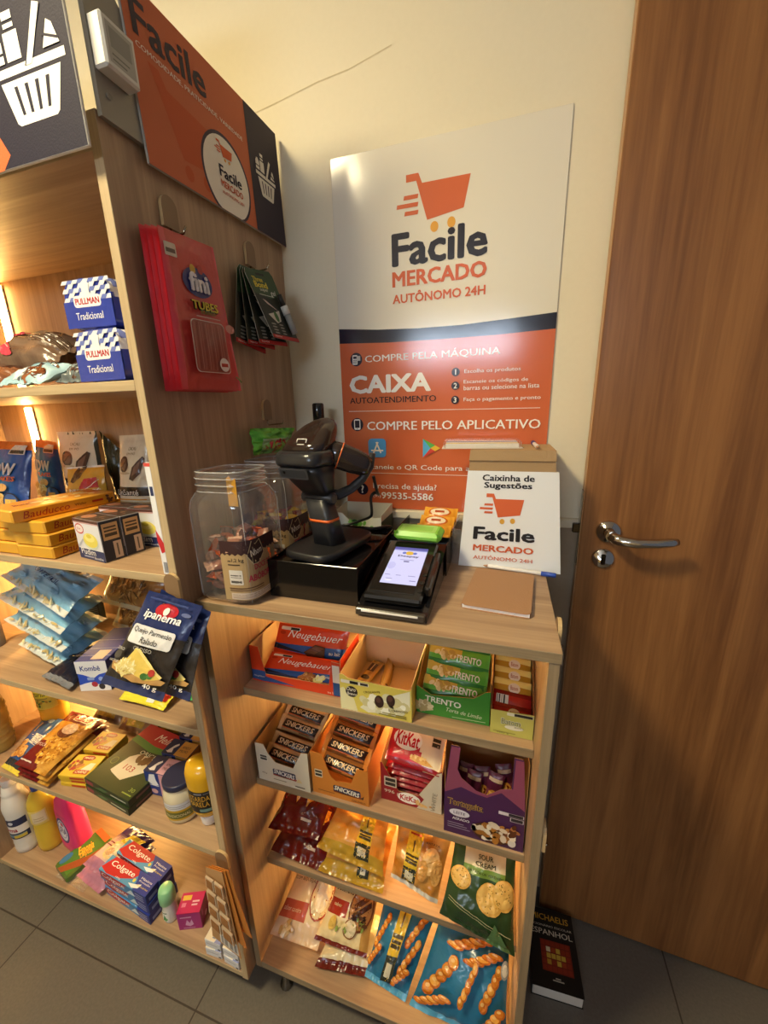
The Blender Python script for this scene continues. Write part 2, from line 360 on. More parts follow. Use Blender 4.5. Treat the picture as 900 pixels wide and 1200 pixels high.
# logo pieces shared by the shop's own prints -------------------------------
ORG, NAVY, WHITE, GOLD = 'd9673c', '232033', 'f4f2ee', 'eda63a'
def cart_art(x0, y0, x1, y1, c=ORG, wc=GOLD):
    X = lambda t: x0 + (x1 - x0) * t; Y = lambda t: y0 + (y1 - y0) * t
    return [('Q', [(X(.14), Y(1)), (X(.31), Y(1)), (X(.36), Y(.83)), (X(1), Y(.83)), (X(.92), Y(.32)), (X(.43), Y(.22)), (X(.28), Y(.88)), (X(.14), Y(.88))], c),
            ('Q', [(X(.1), Y(.6)), (X(.3), Y(.6)), (X(.31), Y(.67)), (X(.11), Y(.67))], c), ('Q', [(X(0), Y(.47)), (X(.3), Y(.47)), (X(.31), Y(.54)), (X(.01), Y(.54))], c),
            ('Q', [(X(.11), Y(.34)), (X(.3), Y(.34)), (X(.31), Y(.41)), (X(.12), Y(.41))], c), ('E', X(.53), Y(.09), (x1 - x0) * .055, (y1 - y0) * .09, wc), ('E', X(.76), Y(.12), (x1 - x0) * .055, (y1 - y0) * .09, wc)]
def basket_art(x0, y0, x1, y1, c=WHITE, bg=NAVY):
    X = lambda t: x0 + (x1 - x0) * t; Y = lambda t: y0 + (y1 - y0) * t
    a = [('Q', [(X(.08), Y(.42)), (X(.92), Y(.42)), (X(.8), Y(.03)), (X(.76), Y(0)), (X(.24), Y(0)), (X(.2), Y(.03))], c),
         ('Q', [(X(0), Y(.46)), (X(1), Y(.46)), (X(1), Y(.54)), (X(0), Y(.54))], c)]
    for t in (.27, .42, .57, .72): a.append(('Q', [(X(t - .02), Y(.36)), (X(t + .03), Y(.36)), (X(t * .8 + .125), Y(.09)), (X(t * .8 + .085), Y(.09))], bg))
    a += [('R', X(.24), Y(.58), X(.44), Y(.83), c), ('R', X(.27), Y(.86), X(.41), Y(.9), c), ('R', X(.27), Y(.93), X(.41), Y(1), c),
          ('Q', [(X(.46), Y(.5)), (X(.54), Y(.5)), (X(.8), Y(.94)), (X(.72), Y(.98))], bg), ('Q', [(X(.48), Y(.5)), (X(.56), Y(.5)), (X(.79), Y(.95)), (X(.71), Y(.98))], c),
          ('Q', [(X(.02), Y(.58)), (X(.2), Y(.58)), (X(.2), Y(.76)), (X(.14), Y(.84)), (X(.08), Y(.84)), (X(.02), Y(.76))], c),
          ('R', X(.02), Y(.65), X(.2), Y(.675), bg), ('Q', [(X(.74), Y(.58)), (X(.96), Y(.58)), (X(.9), Y(.76)), (X(.84), Y(.8))], c), ('L', X(.74), Y(.7), X(.95), Y(.62), .003, bg)]
    return a
# ------------------------------------------------------------------ the setting
YW = .455                                           # face of the back wall
def slab(name, x0, x1, y0, y1, z0, z1, mat, kind='structure', parent=None, ch=0., label=None):
    mb = MB(); mb.box(x0, x1, y0, y1, z0, z1, '808080', 0, ch)
    o = mb.build(name, mat, parent, label)
    if kind and parent is None: o['kind'] = kind
    return o
slab('floor', -2.3, 2.0, -3.3, .6, -.05, 0, 'tiles')
slab('ceiling', -2.3, 2.0, -3.3, .6, 2.75, 2.8, 'ceil_paint')
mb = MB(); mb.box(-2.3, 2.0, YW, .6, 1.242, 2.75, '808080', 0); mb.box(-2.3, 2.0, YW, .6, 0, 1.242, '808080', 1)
# hairline crack in the plaster near the ceiling
for x0, x1, z0, z1 in ((-.09, .02, 2.208, 2.222), (.02, .13, 2.222, 2.238), (.13, .2, 2.238, 2.243), (.2, .3, 2.243, 2.262)):
    mb.poly([(x0, YW - .0006, z0), (x1, YW - .0006, z1), (x1, YW - .0006, z1 + .0022), (x0, YW - .0006, z0 + .0016)], '808080', 2)
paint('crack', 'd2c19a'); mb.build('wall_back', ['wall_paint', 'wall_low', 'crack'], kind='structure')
slab('wall_left', -2.3, -2.15, -3.3, YW, 0, 2.75, 'wall_paint')
slab('wall_front', -2.15, 1.85, -3.3, -3.15, 0, 2.75, 'wall_paint')
mb = MB(); mb.box(.0, 1.85, YW - .014, YW + .005, 1.229, 1.252, '808080', 0, .003); mb.build('trim_1', 'wall_paint', kind='structure')
# window behind the viewer: frame, pane lit by daylight
wn = MB()
for a in ((-.55, .65, 1.97, 2.02), (-.55, .65, 2.33, 2.38), (-.55, -.5, 2.02, 2.33), (.6, .65, 2.02, 2.33), (.025, .065, 2.02, 2.33)): wn.box(a[0], a[1], -3.15, -3.1, a[2], a[3], 'e9e6df', 0, .004)
wo = wn.build('window_1', 'plastic', kind='structure')
pn = MB(); pn.box(-.5, .6, -3.14, -3.125, 2.02, 2.33); pn.build('window_pane', 'daylight', wo)
# ceiling lamp
cl = empty('ceiling_light', (-.42, -.75, 2.75), 'round warm ceiling light above the shelves, out of the photo', 'ceiling light')
mb = MB(); mb.lathe([(.19, -.035), (.2, -.03), (.2, 0)], 32, 'f0ece4'); mb.build('lamp_rim', 'plastic', cl)
mb = MB(); mb.lathe([(.0, -.05), (.1, -.048), (.16, -.04), (.188, -.03)], 32, capb=False); mb.build('lamp_shade', 'lamp', cl)

# door leaf standing open along the back wall
dl = bpy.data.objects.new('door_1', None); COL.objects.link(dl); dl['kind'] = 'structure'
DA = math.atan2(.373 - .397, 1.314 - .747); dl.location = (.750, .397, 0); dl.rotation_euler = (0, 0, DA)
mb = MB(); mb.box(0, .82, 0, .034, .008, 2.35, '808080', 0, .0015); mb.build('door_panel', 'door_wood', dl)
mb = MB(); mb.box(-.0012, .0003, .002, .032, .008, 2.35, 'b98d62'); mb.build('edge_band', 'card', dl)
HX, HZ = .055, 1.241
mb = MB()
M90 = Matrix.Rotation(PI / 2, 4, 'X')
def lathe_y(mb, prof, cx, y, cz, n=28, col='c9c4bb'):
    """profile (r, depth towards -y) turned about the y axis"""
    k = len(mb.v); mb.lathe([(r, d) for r, d in prof], n, col, capb=False, capt=True)
    for i in range(k, len(mb.v)):
        x, yy, z = mb.v[i]; mb.v[i] = (cx + x, y - z, cz + yy)
lathe_y(mb, [(.0255, 0), (.0255, .004), (.023, .008), (.012, .009), (.0115, .014), (.011, .04)], HX, 0, HZ)
pts = [Vector((HX, -.03, HZ)), Vector((HX + .004, -.046, HZ - .001)), Vector((HX + .018, -.054, HZ - .004)), Vector((HX + .045, -.056, HZ - .006)), Vector((HX + .08, -.054, HZ - .004)), Vector((HX + .108, -.05, HZ)), Vector((HX + .119, -.047, HZ + .001))]
mb.tube(pts, [.011, .0115, .0115, .0105, .0098, .0094, .007], 14, 'c9c4bb')
mb.build('door_handle', 'chrome', dl, 'chrome lever handle on a round rose')
mb = MB(); lathe_y(mb, [(.0235, 0), (.0235, .003), (.021, .006), (.0, .006)], HX - .004, 0, HZ - .065)
mb.box(HX - .0085, HX + .0005, -.012, -.005, HZ - .078, HZ - .053, '4a4642', 0, .002); mb.build('keyhole_plate', 'chrome', dl, 'round chrome keyhole plate')
mb = MB(); mb.box(-.017, 0, .011, .023, HZ - .012, HZ + .01, '4b463f', 0, .002); mb.box(-.003, 0, .004, .03, HZ - .09, HZ + .09, '77706a'); mb.build('latch', 'chrome', dl, 'dark latch bolt sticking out of the door edge')

# ------------------------------------------------------------------ tall shelf unit
TX0, TY0, TYB = -.97, -.03, .30
tu = empty('shelf_unit', (-.485, .14, 0), 'tall light oak shelf unit with open bays at left', 'shelf unit')
def tpart(name, x0, x1, y0, y1, z0, z1, mat, lab=None, ch=.0008):
    mb = MB(); cx, cy = -.485, .14; mb.box(x0 - cx, x1 - cx, y0 - cy, y1 - cy, z0, z1, '808080', {'F': 1, 'E': 1, '*': 0}, ch); return mb.build(name, mat, tu, lab)
tpart('side_panel', -.018, 0, TY0, YW - .001, .078, 1.94, ['oak_v', 'edge_v'])
tpart('side_panel', TX0 - .018, TX0, TY0, YW - .001, .078, 1.94, ['oak_v', 'edge_v'])
for z in (1.579, 1.229, .874, .522): tpart('shelf', TX0, -.018, TY0, TYB, z - .017, z, ['oak_h', 'edge_h'])
tpart('bottom_panel', TX0, -.018, TY0, TYB, .082, .1, ['oak_h', 'edge_h']); tpart('top_panel', TX0, -.018, TY0, TYB, 1.893, 1.911, ['oak_h', 'edge_h'])
tpart('back_panel', TX0, -.018, TYB, TYB + .012, .082, 1.94, ['oak_v', 'oak_v'])
for x in (-.9, -.1):
    for y in (.02, .25):
        mb = MB(); mb.lathe([(.022, 0), (.024, .006), (.013, .012), (.013, .08)], 14, '2a2826', 0, x + .485, y - .14); mb.build('foot', 'plastic', tu, 'short black foot')
# ------------------------------------------------------------------ counter cabinet
CW, CT = .671, 1.166
cc = empty('counter_cabinet', (.335, .22, 0), 'oak counter cabinet with lit snack shelves under its top, beside the door', 'cabinet')
def cpart(name, x0, x1, y0, y1, z0, z1, mat, lab=None, ch=.0008):
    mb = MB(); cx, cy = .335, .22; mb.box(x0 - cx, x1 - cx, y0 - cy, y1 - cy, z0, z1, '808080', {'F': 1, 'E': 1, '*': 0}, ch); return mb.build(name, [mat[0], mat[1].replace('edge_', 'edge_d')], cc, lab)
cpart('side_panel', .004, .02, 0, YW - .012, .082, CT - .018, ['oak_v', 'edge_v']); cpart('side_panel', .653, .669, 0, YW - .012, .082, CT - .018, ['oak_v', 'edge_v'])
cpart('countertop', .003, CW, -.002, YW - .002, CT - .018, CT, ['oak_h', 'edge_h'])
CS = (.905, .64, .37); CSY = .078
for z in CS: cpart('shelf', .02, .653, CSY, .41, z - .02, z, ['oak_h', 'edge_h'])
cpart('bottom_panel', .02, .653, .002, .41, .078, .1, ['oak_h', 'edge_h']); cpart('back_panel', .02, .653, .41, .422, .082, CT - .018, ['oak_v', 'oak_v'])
for x in (.075, .6):
    for y in (.025, .37):
        mb = MB(); mb.lathe([(.017, 0), (.018, .004), (.01, .01), (.01, .082)], 14, '8a857e', 0, x - .335, y - .22); mb.build('foot', 'chrome', cc, 'short metal foot')
# LED strips that light the bays
def led(x, y, z0, z1, label, group, mat='led'):
    e = empty('led_strip', (x, y, z0), label, 'light strip', group)
    mb = MB(); mb.box(-.015, .015, -.004, 0, 0, z1 - z0, 'd8d4cc', 0, .001); mb.build('light_channel', 'plastic', e)
    mb = MB(); mb.box(-.0125, .0125, -.0085, -.004, .004, z1 - z0 - .004, 'ffffff', 0, .001); mb.build('diffuser', mat, e)
for z0, z1, k in ((.1, .505, 'lowest bay'), (.522, .857, 'second lowest bay'), (.874, 1.212, 'middle bay'), (1.229, 1.562, 'second highest bay'), (1.579, 1.893, 'highest bay')):
    led(-.82 if z0 > .2 else -.63, TYB - .001, z0 + .006, z1 - .006, 'warm white light strip at the back of the %s, tall unit' % k, 'light strips of the tall shelf unit')
for z0, z1, k in ((.1, .35, 'bottom'), (.37, .62, 'third'), (.64, .885, 'second'), (.905, 1.148, 'top')):
    led(.37, .409, z0 + .006, z1 - .006, 'warm white light strip at the back of the %s bay under the counter' % k, 'light strips under the counter', 'led_counter')

# ------------------------------------------------------------------ shop signs
# front sign board
fs = MB(); fs.box(-.97, .003, -.052, -.047, 1.884, 2.35, {'*': 'd9d6cf', 'F': NAVY, 'E': 'cfc9bd'}, 0, .001)
S, W, H = plane((-.97, -.052, 1.884), (.973, 0, 0), (0, 0, .466))
fx = lambda x: (x + .97) / .973
fz = lambda z: (z - 1.884) / .466
fs.art(S, W, H, [('Q', [(0, 0), (fx(-.17), 0), (fx(-.15), fz(1.9)), (fx(-.17), fz(1.935)), (fx(-.24), 1), (0, 1)], ORG),
                 ('Q', [(0, .42), (fx(-.2), fz(1.93)), (fx(-.164), fz(1.93)), (fx(-.17), fz(1.96)), (fx(-.205), fz(1.99)), (0, .75)], WHITE)] + basket_art(fx(-.148), fz(1.928), fx(-.008), fz(2.052)))
fs.build('shop_sign', 'matte', None, 'dark navy sign with white shopping basket above the tall shelf bays', 'sign', 'shop signs on the tall shelf unit', None)
# grey plate on the side panel that carries the sensor
gp = empty('mounting_plate', (.002, 0, 1.93), 'grey rounded plate on the oak side panel behind the small white sensor', 'plate')
pts = [(-.028, 0), (.05, 0), (.05, .1), (.036, .155), (.018, .172), (-.028, .18)]
mb = MB(); mb.prism(pts, lambda a, b_, h: (.008 - .008 * h, a, b_), '8f887b', 0); mb.build('backing', 'plastic', gp)
mb = MB(); mb.tube([(.008, -.012, .03), (.0105, -.012, .03)], .004, 12, '7d766a'); mb.build('screw', 'plastic', gp)
sn = MB(); sn.box(0, .024, -.028, .026, 0, .06, 'd8d6cf', 0, .003)
S, W, H = plane((.024, -.028, 0), (0, .054, 0), (0, 0, .06))
sn.art(S, W, H, [('R', .12, .12, .88, .88, 'aaa79f'), ('R', .2, .42, .8, .8, '8b8a82'), ('L', .2, .3, .7, .3, .002, '77756e'), ('L', .2, .2, .6, .2, .002, '77756e')])
sn.build('sensor_box', 'plastic', None, 'small white wall sensor with a grey display at top left', 'sensor', None, (.010, 0, 1.982))
# side sign
A = math.radians(2.7)
ss = MB(); ss.box(0, .005, 0, .412, 0, .232, {'*': 'b8b2a8', 'R': 'c96f4b', 'E': '8a847c'}, 0, .0008)
S, W, H = plane((.005, 0, 0), (0, .412, 0), (0, 0, .232))
SO = 'c96c48'
circ = [(.49 + .165 * math.cos(t), .255 + .29 * math.sin(t)) for t in [2 * PI * i / 40 for i in range(40)]]
circ2 = [(.49 + .178 * math.cos(t), .255 + .315 * math.sin(t)) for t in [2 * PI * i / 40 for i in range(40)]]
clip = lambda P: [(min(p[0], .7), max(p[1], .004)) for p in P]
ss.art(S, W, H, [('Q', [(.08, .62), (.13, .62), (.16, .54), (.4, .5), (.36, .2), (.2, .17)], 'c55f3a'), ('E', .22, .1, .025, .05, 'c55f3a'), ('E', .33, .11, .025, .05, 'c55f3a'),
    ('Q', clip(circ2), '4a3f49'), ('Q', clip(circ), 'efe7d8'), ('R', .7, .004, .998, .996, '423b44'),
    ('T', 'Facile', .222, .815, .375, .2, '4b4045', {'b': .035}), ('T', 'COMODIDADE, PRATICIDADE, VARIEDADE', .345, .665, .62, .035, 'efe3d2', {'b': .02})]
    + cart_art(.415, .37, .545, .5) + [('T', 'Facile', .512, .285, .165, .085, NAVY, {'b': .03}), ('T', 'MERCADO', .512, .195, .165, .05, 'c95d38', {'b': .03}), ('T', 'AUTÔNOMO 24H', .512, .135, .165, .032, 'c95d38', {'b': .02})]
    + basket_art(.745, .33, .935, .68, 'e8e2d6', '423b44'))
ss.build('shop_sign', 'matte', None, 'orange and navy sign with round white logo on the oak side panel', 'sign', 'shop signs on the tall shelf unit', (.010, .04, 1.905), (A, 0, 0))

# poster on the back wall
PX0, PZ0, PW, PH = .148, 1.254, .518, .833
po = MB(); po.box(PX0, PX0 + PW, YW - .0035, YW, PZ0, PZ0 + PH, {'*': 'd8d2c6', 'F': 'e4dcca', 'E': 'b9b2a6'}, 0, .0005)
S, W, H = plane((PX0, YW - .0035, PZ0), (PW, 0, 0), (0, 0, PH))
PO = 'd06840'; tw = 'f6f1e8'
art = [('Q', [(0, 0), (1, 0), (1, .516), (.75, .512), (.5, .512), (.25, .514), (0, .521)], PO),
       ('Q', [(0, .521), (.25, .514), (.5, .512), (.75, .512), (1, .516), (1, .556), (.8, .55), (.6, .545), (.4, .546), (.2, .552), (0, .563)], '1f2030')]
art += cart_art(.305, .783, .625, .926, 'd26a42', 'e2a445')
art += [('T', 'Facile', .492, .752, .425, .082, '2b2830', {'b': .055}), ('T', 'MERCADO', .492, .679, .424, .04, 'd2633a', {'b': .05}), ('T', 'AUTÔNOMO 24H', .491, .631, .421, .03, 'd2633a', {'b': .04})]
art += [('C', .086, .472, .0165, NAVY), ('RR', .066, .457, .092, .485, .002, tw), ('R', .07, .474, .088, .481, NAVY), ('R', .088, .468, .108, .482, 'cfcac2'), ('T', 'COMPRE PELA MÁQUINA', .455, .472, .645, .028, tw, {'b': .02})]
for i in range(3):
    for j in range(3): art.append(('R', .07 + .0065 * i, .46 + .0042 * j, .0745 + .0065 * i, .4627 + .0042 * j, NAVY))
art += [('T', 'CAIXA', .254, .397, .42, .054, tw, {'b': .07}), ('T', 'AUTOATENDIMENTO', .266, .349, .447, .0185, '2b2226', {'b': .02})]
for k, z, a_, b_ in ((1, .42, 'Escolha os produtos', None), (2, .382, 'Escaneie os códigos de', 'barras ou selecione na lista'), (3, .342, 'Faça o pagamento e pronto', None)):
    art += [('C', .58, z, .0098, NAVY), ('T', str(k), .58, z, None, .015, tw, {'b': .03})]
    if b_: art += [('T', a_, .76, z + .0085, .284, .0128, tw, {'b': .012}), ('T', b_, .785, z - .0075, .332, .0128, tw, {'b': .012})]
    else: art.append(('T', a_, .62 + (.124 if k == 1 else .17), z - .001, .248 if k == 1 else .34, .0135, tw, {'b': .012}))
art += [('L', .035, .3165, .961, .3135, .0012, tw), ('C', .078, .275, .0172, NAVY), ('RR', .061, .2585, .095, .2915, .003, tw), ('R', .065, .2645, .091, .2875, NAVY), ('C', .078, .2615, .0012, NAVY),
        ('T', 'COMPRE PELO APLICATIVO', .55, .27, .836, .027, tw, {'b': .022}),
        ('RR', .135, .17, .231, .23, .01, '4f9fe0'), ('L', .163, .184, .188, .219, .0042, tw), ('L', .203, .184, .179, .219, .0042, tw), ('L', .15, .192, .216, .192, .0042, tw),
        ('Q', [(.425, .171), (.425, .229), (.463, .2)], '5cb8e6'), ('Q', [(.425, .229), (.487, .209), (.463, .2)], '5fb95a'), ('Q', [(.425, .171), (.463, .2), (.487, .191)], 'd8433f'), ('Q', [(.463, .2), (.487, .209), (.513, .2), (.487, .191)], 'efc23e'),
        ('T', 'Escaneie o QR Code para acessar', .445, .137, .68, .0205, tw, {'b': .012}), ('L', .077, .1185, .93, .1165, .0012, tw),
        ('C', .094, .063, .0165, NAVY), ('T', '?', .094, .063, None, .026, tw, {'b': .03}), ('T', 'Precisa de ajuda?', .325, .0735, .342, .0245, tw, {'b': .02}),
        ('T', '99535-5586', .34, .0445, .28, .0225, tw, {'b': .028}), ('T', '(99)', .175, .0405, .042, .012, tw, {'b': .01})]
po.art(S, W, H, art, 0, 0, .0003, .00003)
po.build('wall_poster', 'poster', None, 'large white and orange shop poster on the back wall above the counter', 'poster')
# ------------------------------------------------------------------ snack cartons under the counter
def display(name, x0, x1, y0, y1, z0, front, hs, hb, out, inn, arts, label, group=None, yaw=0., side_pts=None, sidecol=None, t=.0014):
    """open-topped shelf carton; front = polygon (x,z) relative, hs = side heights (front, back), hb = back height"""
    w_, d = x1 - x0, y1 - y0; mb = MB(); cx = w_ / 2; sc = sidecol or out
    mb.prism(front, lambda a, b_, h: (a - cx, t * h, b_), out, 0, inn, inn)
    for sx in (0, 1):
        P = side_pts[sx] if side_pts else [(t, 0), (d, 0), (d, hs[1]), (t, hs[0])]
        if sx == 0: mb.prism(P, lambda a, b_, h: (-cx + t * h, a, b_), sc, 0, inn, inn)
        else: mb.prism(P, lambda a, b_, h: (cx - t * h, a, b_), sc, 0, inn, inn)
    mb.box(-cx, cx, d - t, d, 0, hb, {'*': inn, 'B': out}, 0); mb.box(-cx, cx, t, d, 0, t, inn, 0)
    for k, a in (arts or {}).items():
        if k == 'F': S, W, H = plane((-cx, 0, 0), (w_, 0, 0), (0, 0, .1))
        elif k == 'R': S, W, H = plane((cx, 0, 0), (0, d, 0), (0, 0, .1))
        mb.art(S, W, H, a)
    return mb.build(name, 'card', None, label, 'carton', group, ((x0 + x1) / 2, y0, z0), (0, 0, yaw))
def bar(name, L, w_, t, col, art, label, cat, group, loc, rot, mat='film', seed=1, seal=.05, flat=.35, crink=.1, nu=22, nv=10, artmax=0.01):
    o = bag(name, (-L / 2, 0, -w_ / 2), (L / 2, 0, -w_ / 2), (L / 2, 0, w_ / 2), (-L / 2, 0, w_ / 2), t, col, art, mat, label, cat, group, seal, seed, crink, 'u', .03, nu, nv, flat, artmax=artmax)
    for v in o.data.vertices: v.co.z -= w_ / 2
    o.location = loc; o.rotation_euler = rot; return o
D2R = math.radians
ROW = ['front', 'second', 'third', 'rear']
G1 = CS[0]; G2 = CS[1]; G3 = CS[2]
INN = 'c8b08c'
# A red-orange chocolate carton with two tablets showing
OR_, BL_ = 'd9441f', '27508f'
display('display_carton', .026, .256, .108, .222, G1 + .0005, [(0, 0), (.23, 0), (.23, .086), (.209, .088), (.2, .026), (.037, .022), (.024, .093), (0, .094)], (.094, .093), .05, OR_, 'c9ae88',
        {'F': [('Q', [(0, .02), (.15, .12), (.5, .07), (.6, .02), (.3, .0), (0, .0)], OR_), ('Q', [(0, .06), (.16, .3), (.16, .16), (.5, .05), (.12, .02), (0, .1)], BL_), ('R', 0, .04, .16, .3, BL_), ('T', 'Neugebauer', .085, .14, .13, .06, 'f4e6d8', {'sh': .3, 'b': .0}),
               ('T', 'au lait', .9, .08, .1, .06, 'f6e8dc', {}), ('R', .915, .36, .99, .8, 'e8e0d4'), ('R', .915, .02, .998, .36, BL_)]},
        'orange and blue open carton holding two wide chocolate tablets, leftmost on the top counter shelf', 'open snack cartons on the top counter shelf')
def tablet(label, nuts, BLc, BRc, TRc, TLc, seed):
    art = [('Q', [(0, .0), (1, .02), (1, .38), (.0, .24)], BL_), ('Q', [(0, .05), (.6, .02), (.0, .24)], '26222c'), ('Q', [(0, .0), (.62, 0), (.3, .12), (0, .1)], '2f3a5c'),
           ('T', 'Neugebauer', .56, .63, .76, .3, 'f6ead9', {'sh': .35, 'b': .005}), ('RR', .06, .84, .34, .93, .002, 'e8d9c4'), ('R', .2, .85, .33, .92, '2d2a28'), ('E', .1, .76, .045, .05, 'b83416'), ('T', 'au lait', .88, .25, .15, .1, 'f4e8da', {})]
    if not nuts: art = [('Q', [(0, .3), (1, .16), (1, .5), (0, .44)], BL_), ('Q', [(0, .3), (.5, .26), (.0, .44)], '26222c'), ('T', 'Neugebauer', .56, .72, .76, .27, 'f6ead9', {'sh': .35, 'b': .005})] + art[4:7] + [('T', 'au lait', .88, .36, .15, .1, 'f4e8da', {})]
    if nuts: art += [('N', .66, .14, .1, .12, ['b36a2c', '8a4a1c', 'd4a055'], 26, .008, 4), ('N', .83, .1, .06, .1, ['efe28a', 'f4ecb0'], 10, .007, 5)]
    else: art += [('Q', [(.46, .3), (.6, .54), (.74, .5), (.76, .2), (.56, .14)], '4a2416'), ('Q', [(.48, .3), (.6, .52), (.73, .47), (.62, .28)], '6b3822'), ('L', .55, .42, .68, .36, .001, '3a1a10'), ('N', .48, .1, .06, .06, ['4a2416'], 8, .003, 3)]
    return bag('chocolate_bar', BLc, BRc, TRc, TLc, .012, OR_, art, 'film', label, 'chocolate bar', 'wide chocolate tablets in the orange carton', .035, seed, .12, 'u', .0, 30, 16, .25)
tablet('wide orange chocolate tablet leaning at the back of the orange carton, picture of plain chocolate', False, (.048, .16, .935), (.234, .16, .941), (.248, .19, 1.02), (.06, .19, 1.016), 3)
tablet('wide orange chocolate tablet lying in front in the orange carton, picture of hazelnuts', True, (.043, .119, .919), (.227, .119, .926), (.241, .15, .967), (.058, .15, .96), 5)
# B pale yellow carton, two bars left
display('display_carton', .266, .421, .080, .242, G1 + .0005, [(0, 0), (.155, 0), (.155, .079), (.145, .075), (.02, .078), (.008, .086), (0, .084)], (.084, .087), .085, 'dccb5e', 'c8b08c',
        {'F': [('Q', [(0, 0), (.25, 0), (.2, .3), (.05, .55), (0, .5)], 'e6dfae'), ('Q', [(.28, .12), (.4, .3), (.6, .45), (.98, .74), (.98, .3), (.7, .12), (.4, .03)], 'e9e6c8'), ('N', .62, .3, .3, .2, ['d8d4ae', 'f2f0dc', 'cfc894'], 40, .01, 8, 1.2),
               ('C', .17, .47, .0135, '2a221f'), ('T', 'Ouro', .165, .53, .13, .1, 'f2ead8', {'sh': .2}), ('T', 'Branco', .175, .42, .14, .07, 'f2ead8', {'sh': .2}), ('RR', .02, .66, .42, .74, .002, 'e9e4d4'), ('R', .15, .665, .27, .735, '1f1c1a'), ('R', .3, .67, .41, .73, '3a3632'),
               ('E', .56, .36, .065, .15, '3a2622'), ('E', .72, .44, .06, .14, '3a2622'), ('E', .55, .4, .035, .07, '5a3c34'), ('E', .71, .48, .035, .07, '5a3c34'), ('T', 'CROCANTE', .46, .56, .24, .05, '4a3c22', {'r': 12, 'm': 1}), ('T', 'E CREMOSO', .82, .22, .26, .05, '4a3c22', {'r': 6, 'm': 1}), ('R', .55, .06, .93, .085, '8a7f3a'), ('R', .6, .11, .93, .13, '8a7f3a')]},
        'pale yellow open carton with only two golden bars left, top counter shelf', 'open snack cartons on the top counter shelf')
gold = lambda u, v, s: mixc('a07c3c', 'd2b26c', .5 + .5 * math.sin(v * 9 + u * 3))
barB = [('E', .25, .5, .06, .36, '3a2418'), ('E', .42, .5, .06, .36, '3a2418'), ('E', .25, .5, .03, .2, '6a4a30'), ('R', .6, .2, .85, .8, '4a3420'), ('L', .62, .5, .84, .5, .003, 'd8c08a')]
bar('snack_bar', .125, .03, .016, gold, barB, 'golden wrapped bar lying at the left inside the pale yellow carton', 'snack bar', 'golden bars in the pale yellow carton', (.292, .175, G1 + .011), (-PI / 2, 0, D2R(81)), 'film', 4)
bar('snack_bar', .125, .026, .018, gold, barB[2:3], 'golden wrapped bar on its edge at the centre inside the pale yellow carton', 'snack bar', 'golden bars in the pale yellow carton', (.338, .18, G1 + .0145), (-PI / 2 + .9, 0, D2R(96)), 'film', 7)
# C green wafer carton
GRN = '3f8f35'
display('display_carton', .424, .571, .113, .245, G1 + .0005, [(0, 0), (.147, 0), (.147, .079), (.138, .077), (.115, .058), (.03, .048), (.012, .06), (0, .066)], (.066, .105), .1, GRN, 'b9955e',
        {'F': [('T', 'TRENTO', .37, .37, .5, .14, 'eef0e2', {'b': .04, 'r': -3, 'm': 1}), ('T', 'Torta de Limão', .66, .19, .48, .09, 'e3ecd2', {'sh': .3, 'b': 0, 'r': -3, 'm': 1}), ('Q', [(0, .14), (.04, .34), (.2, .3), (.24, .12), (.1, .06)], 'cfc49a'), ('N', .1, .2, .12, .1, ['e2d9b4', 'b9a774'], 12, .007, 3), ('L', .5, .05, .95, .07, .0012, 'c8dcb4')]},
        'green open carton packed with green wafer bars, third on the top counter shelf', 'open snack cartons on the top counter shelf')
gcol = lambda u, v, s: 'c9b44e' if (v > .55 and u < .55) else ('5fae3e' if v > .4 else '2f7a34')
gart = [('T', 'TRENTO', .66, .6, .42, .3, 'f0f2e4', {'b': .03}), ('N', .3, .68, .18, .2, ['d9c98a', 'b49a4c', 'e6dca8'], 14, .007, 6)]
b0 = None
for k, (y, z) in enumerate(((.137, .951), (.157, .972), (.18, .997), (.205, 1.02))):
    lb = 'green wafer bar in the %s row of the green carton' % ROW[k]; rt = (D2R(-42 + 3 * k), D2R(4), D2R(1 - k))
    if b0 is None: b0 = bar('wafer_bar', .128, .046, .022, gcol, gart, lb, 'wafer bar', 'green wafer bars in the green carton', (.497, y, z), rt, 'film', 9, flat=.5)
    else: dup(b0, (.499 + .001 * k, y, z), rt, lb)
# D lime carton of little tablets
display('display_carton', .573, .6515, .1, .285, G1 + .0005, [(0, 0), (.0785, 0), (.0785, .056), (0, .053)], (.053, .17), .165, 'c3c063', '8a6038',
        {'F': [('RR', .38, .46, .98, .53, .001, 'e9e6cf'), ('R', .55, .465, .97, .525, '2c2a24'), ('T', 'Batom', .48, .32, .46, .14, 'f4f2e6', {'b': .07}), ('T', 'Batom', .48, .32, .44, .13, '6f7a3a', {'b': .02}), ('E', .56, .2, .22, .05, 'e9e7d2'), ('T', 'BRANCO', .68, .22, .22, .035, '77782e', {}), ('R', .08, .06, .6, .075, '8f8e45'), ('T', '480 g', .3, .05, .3, .03, '6f6e35', {})]},
        'lime yellow open carton of thin little chocolate bars, rightmost on the top counter shelf', 'open snack cartons on the top counter shelf', side_pts=[[(.0014, 0), (.185, 0), (.185, .168), (.15, .168), (.0014, .053)]] * 2)
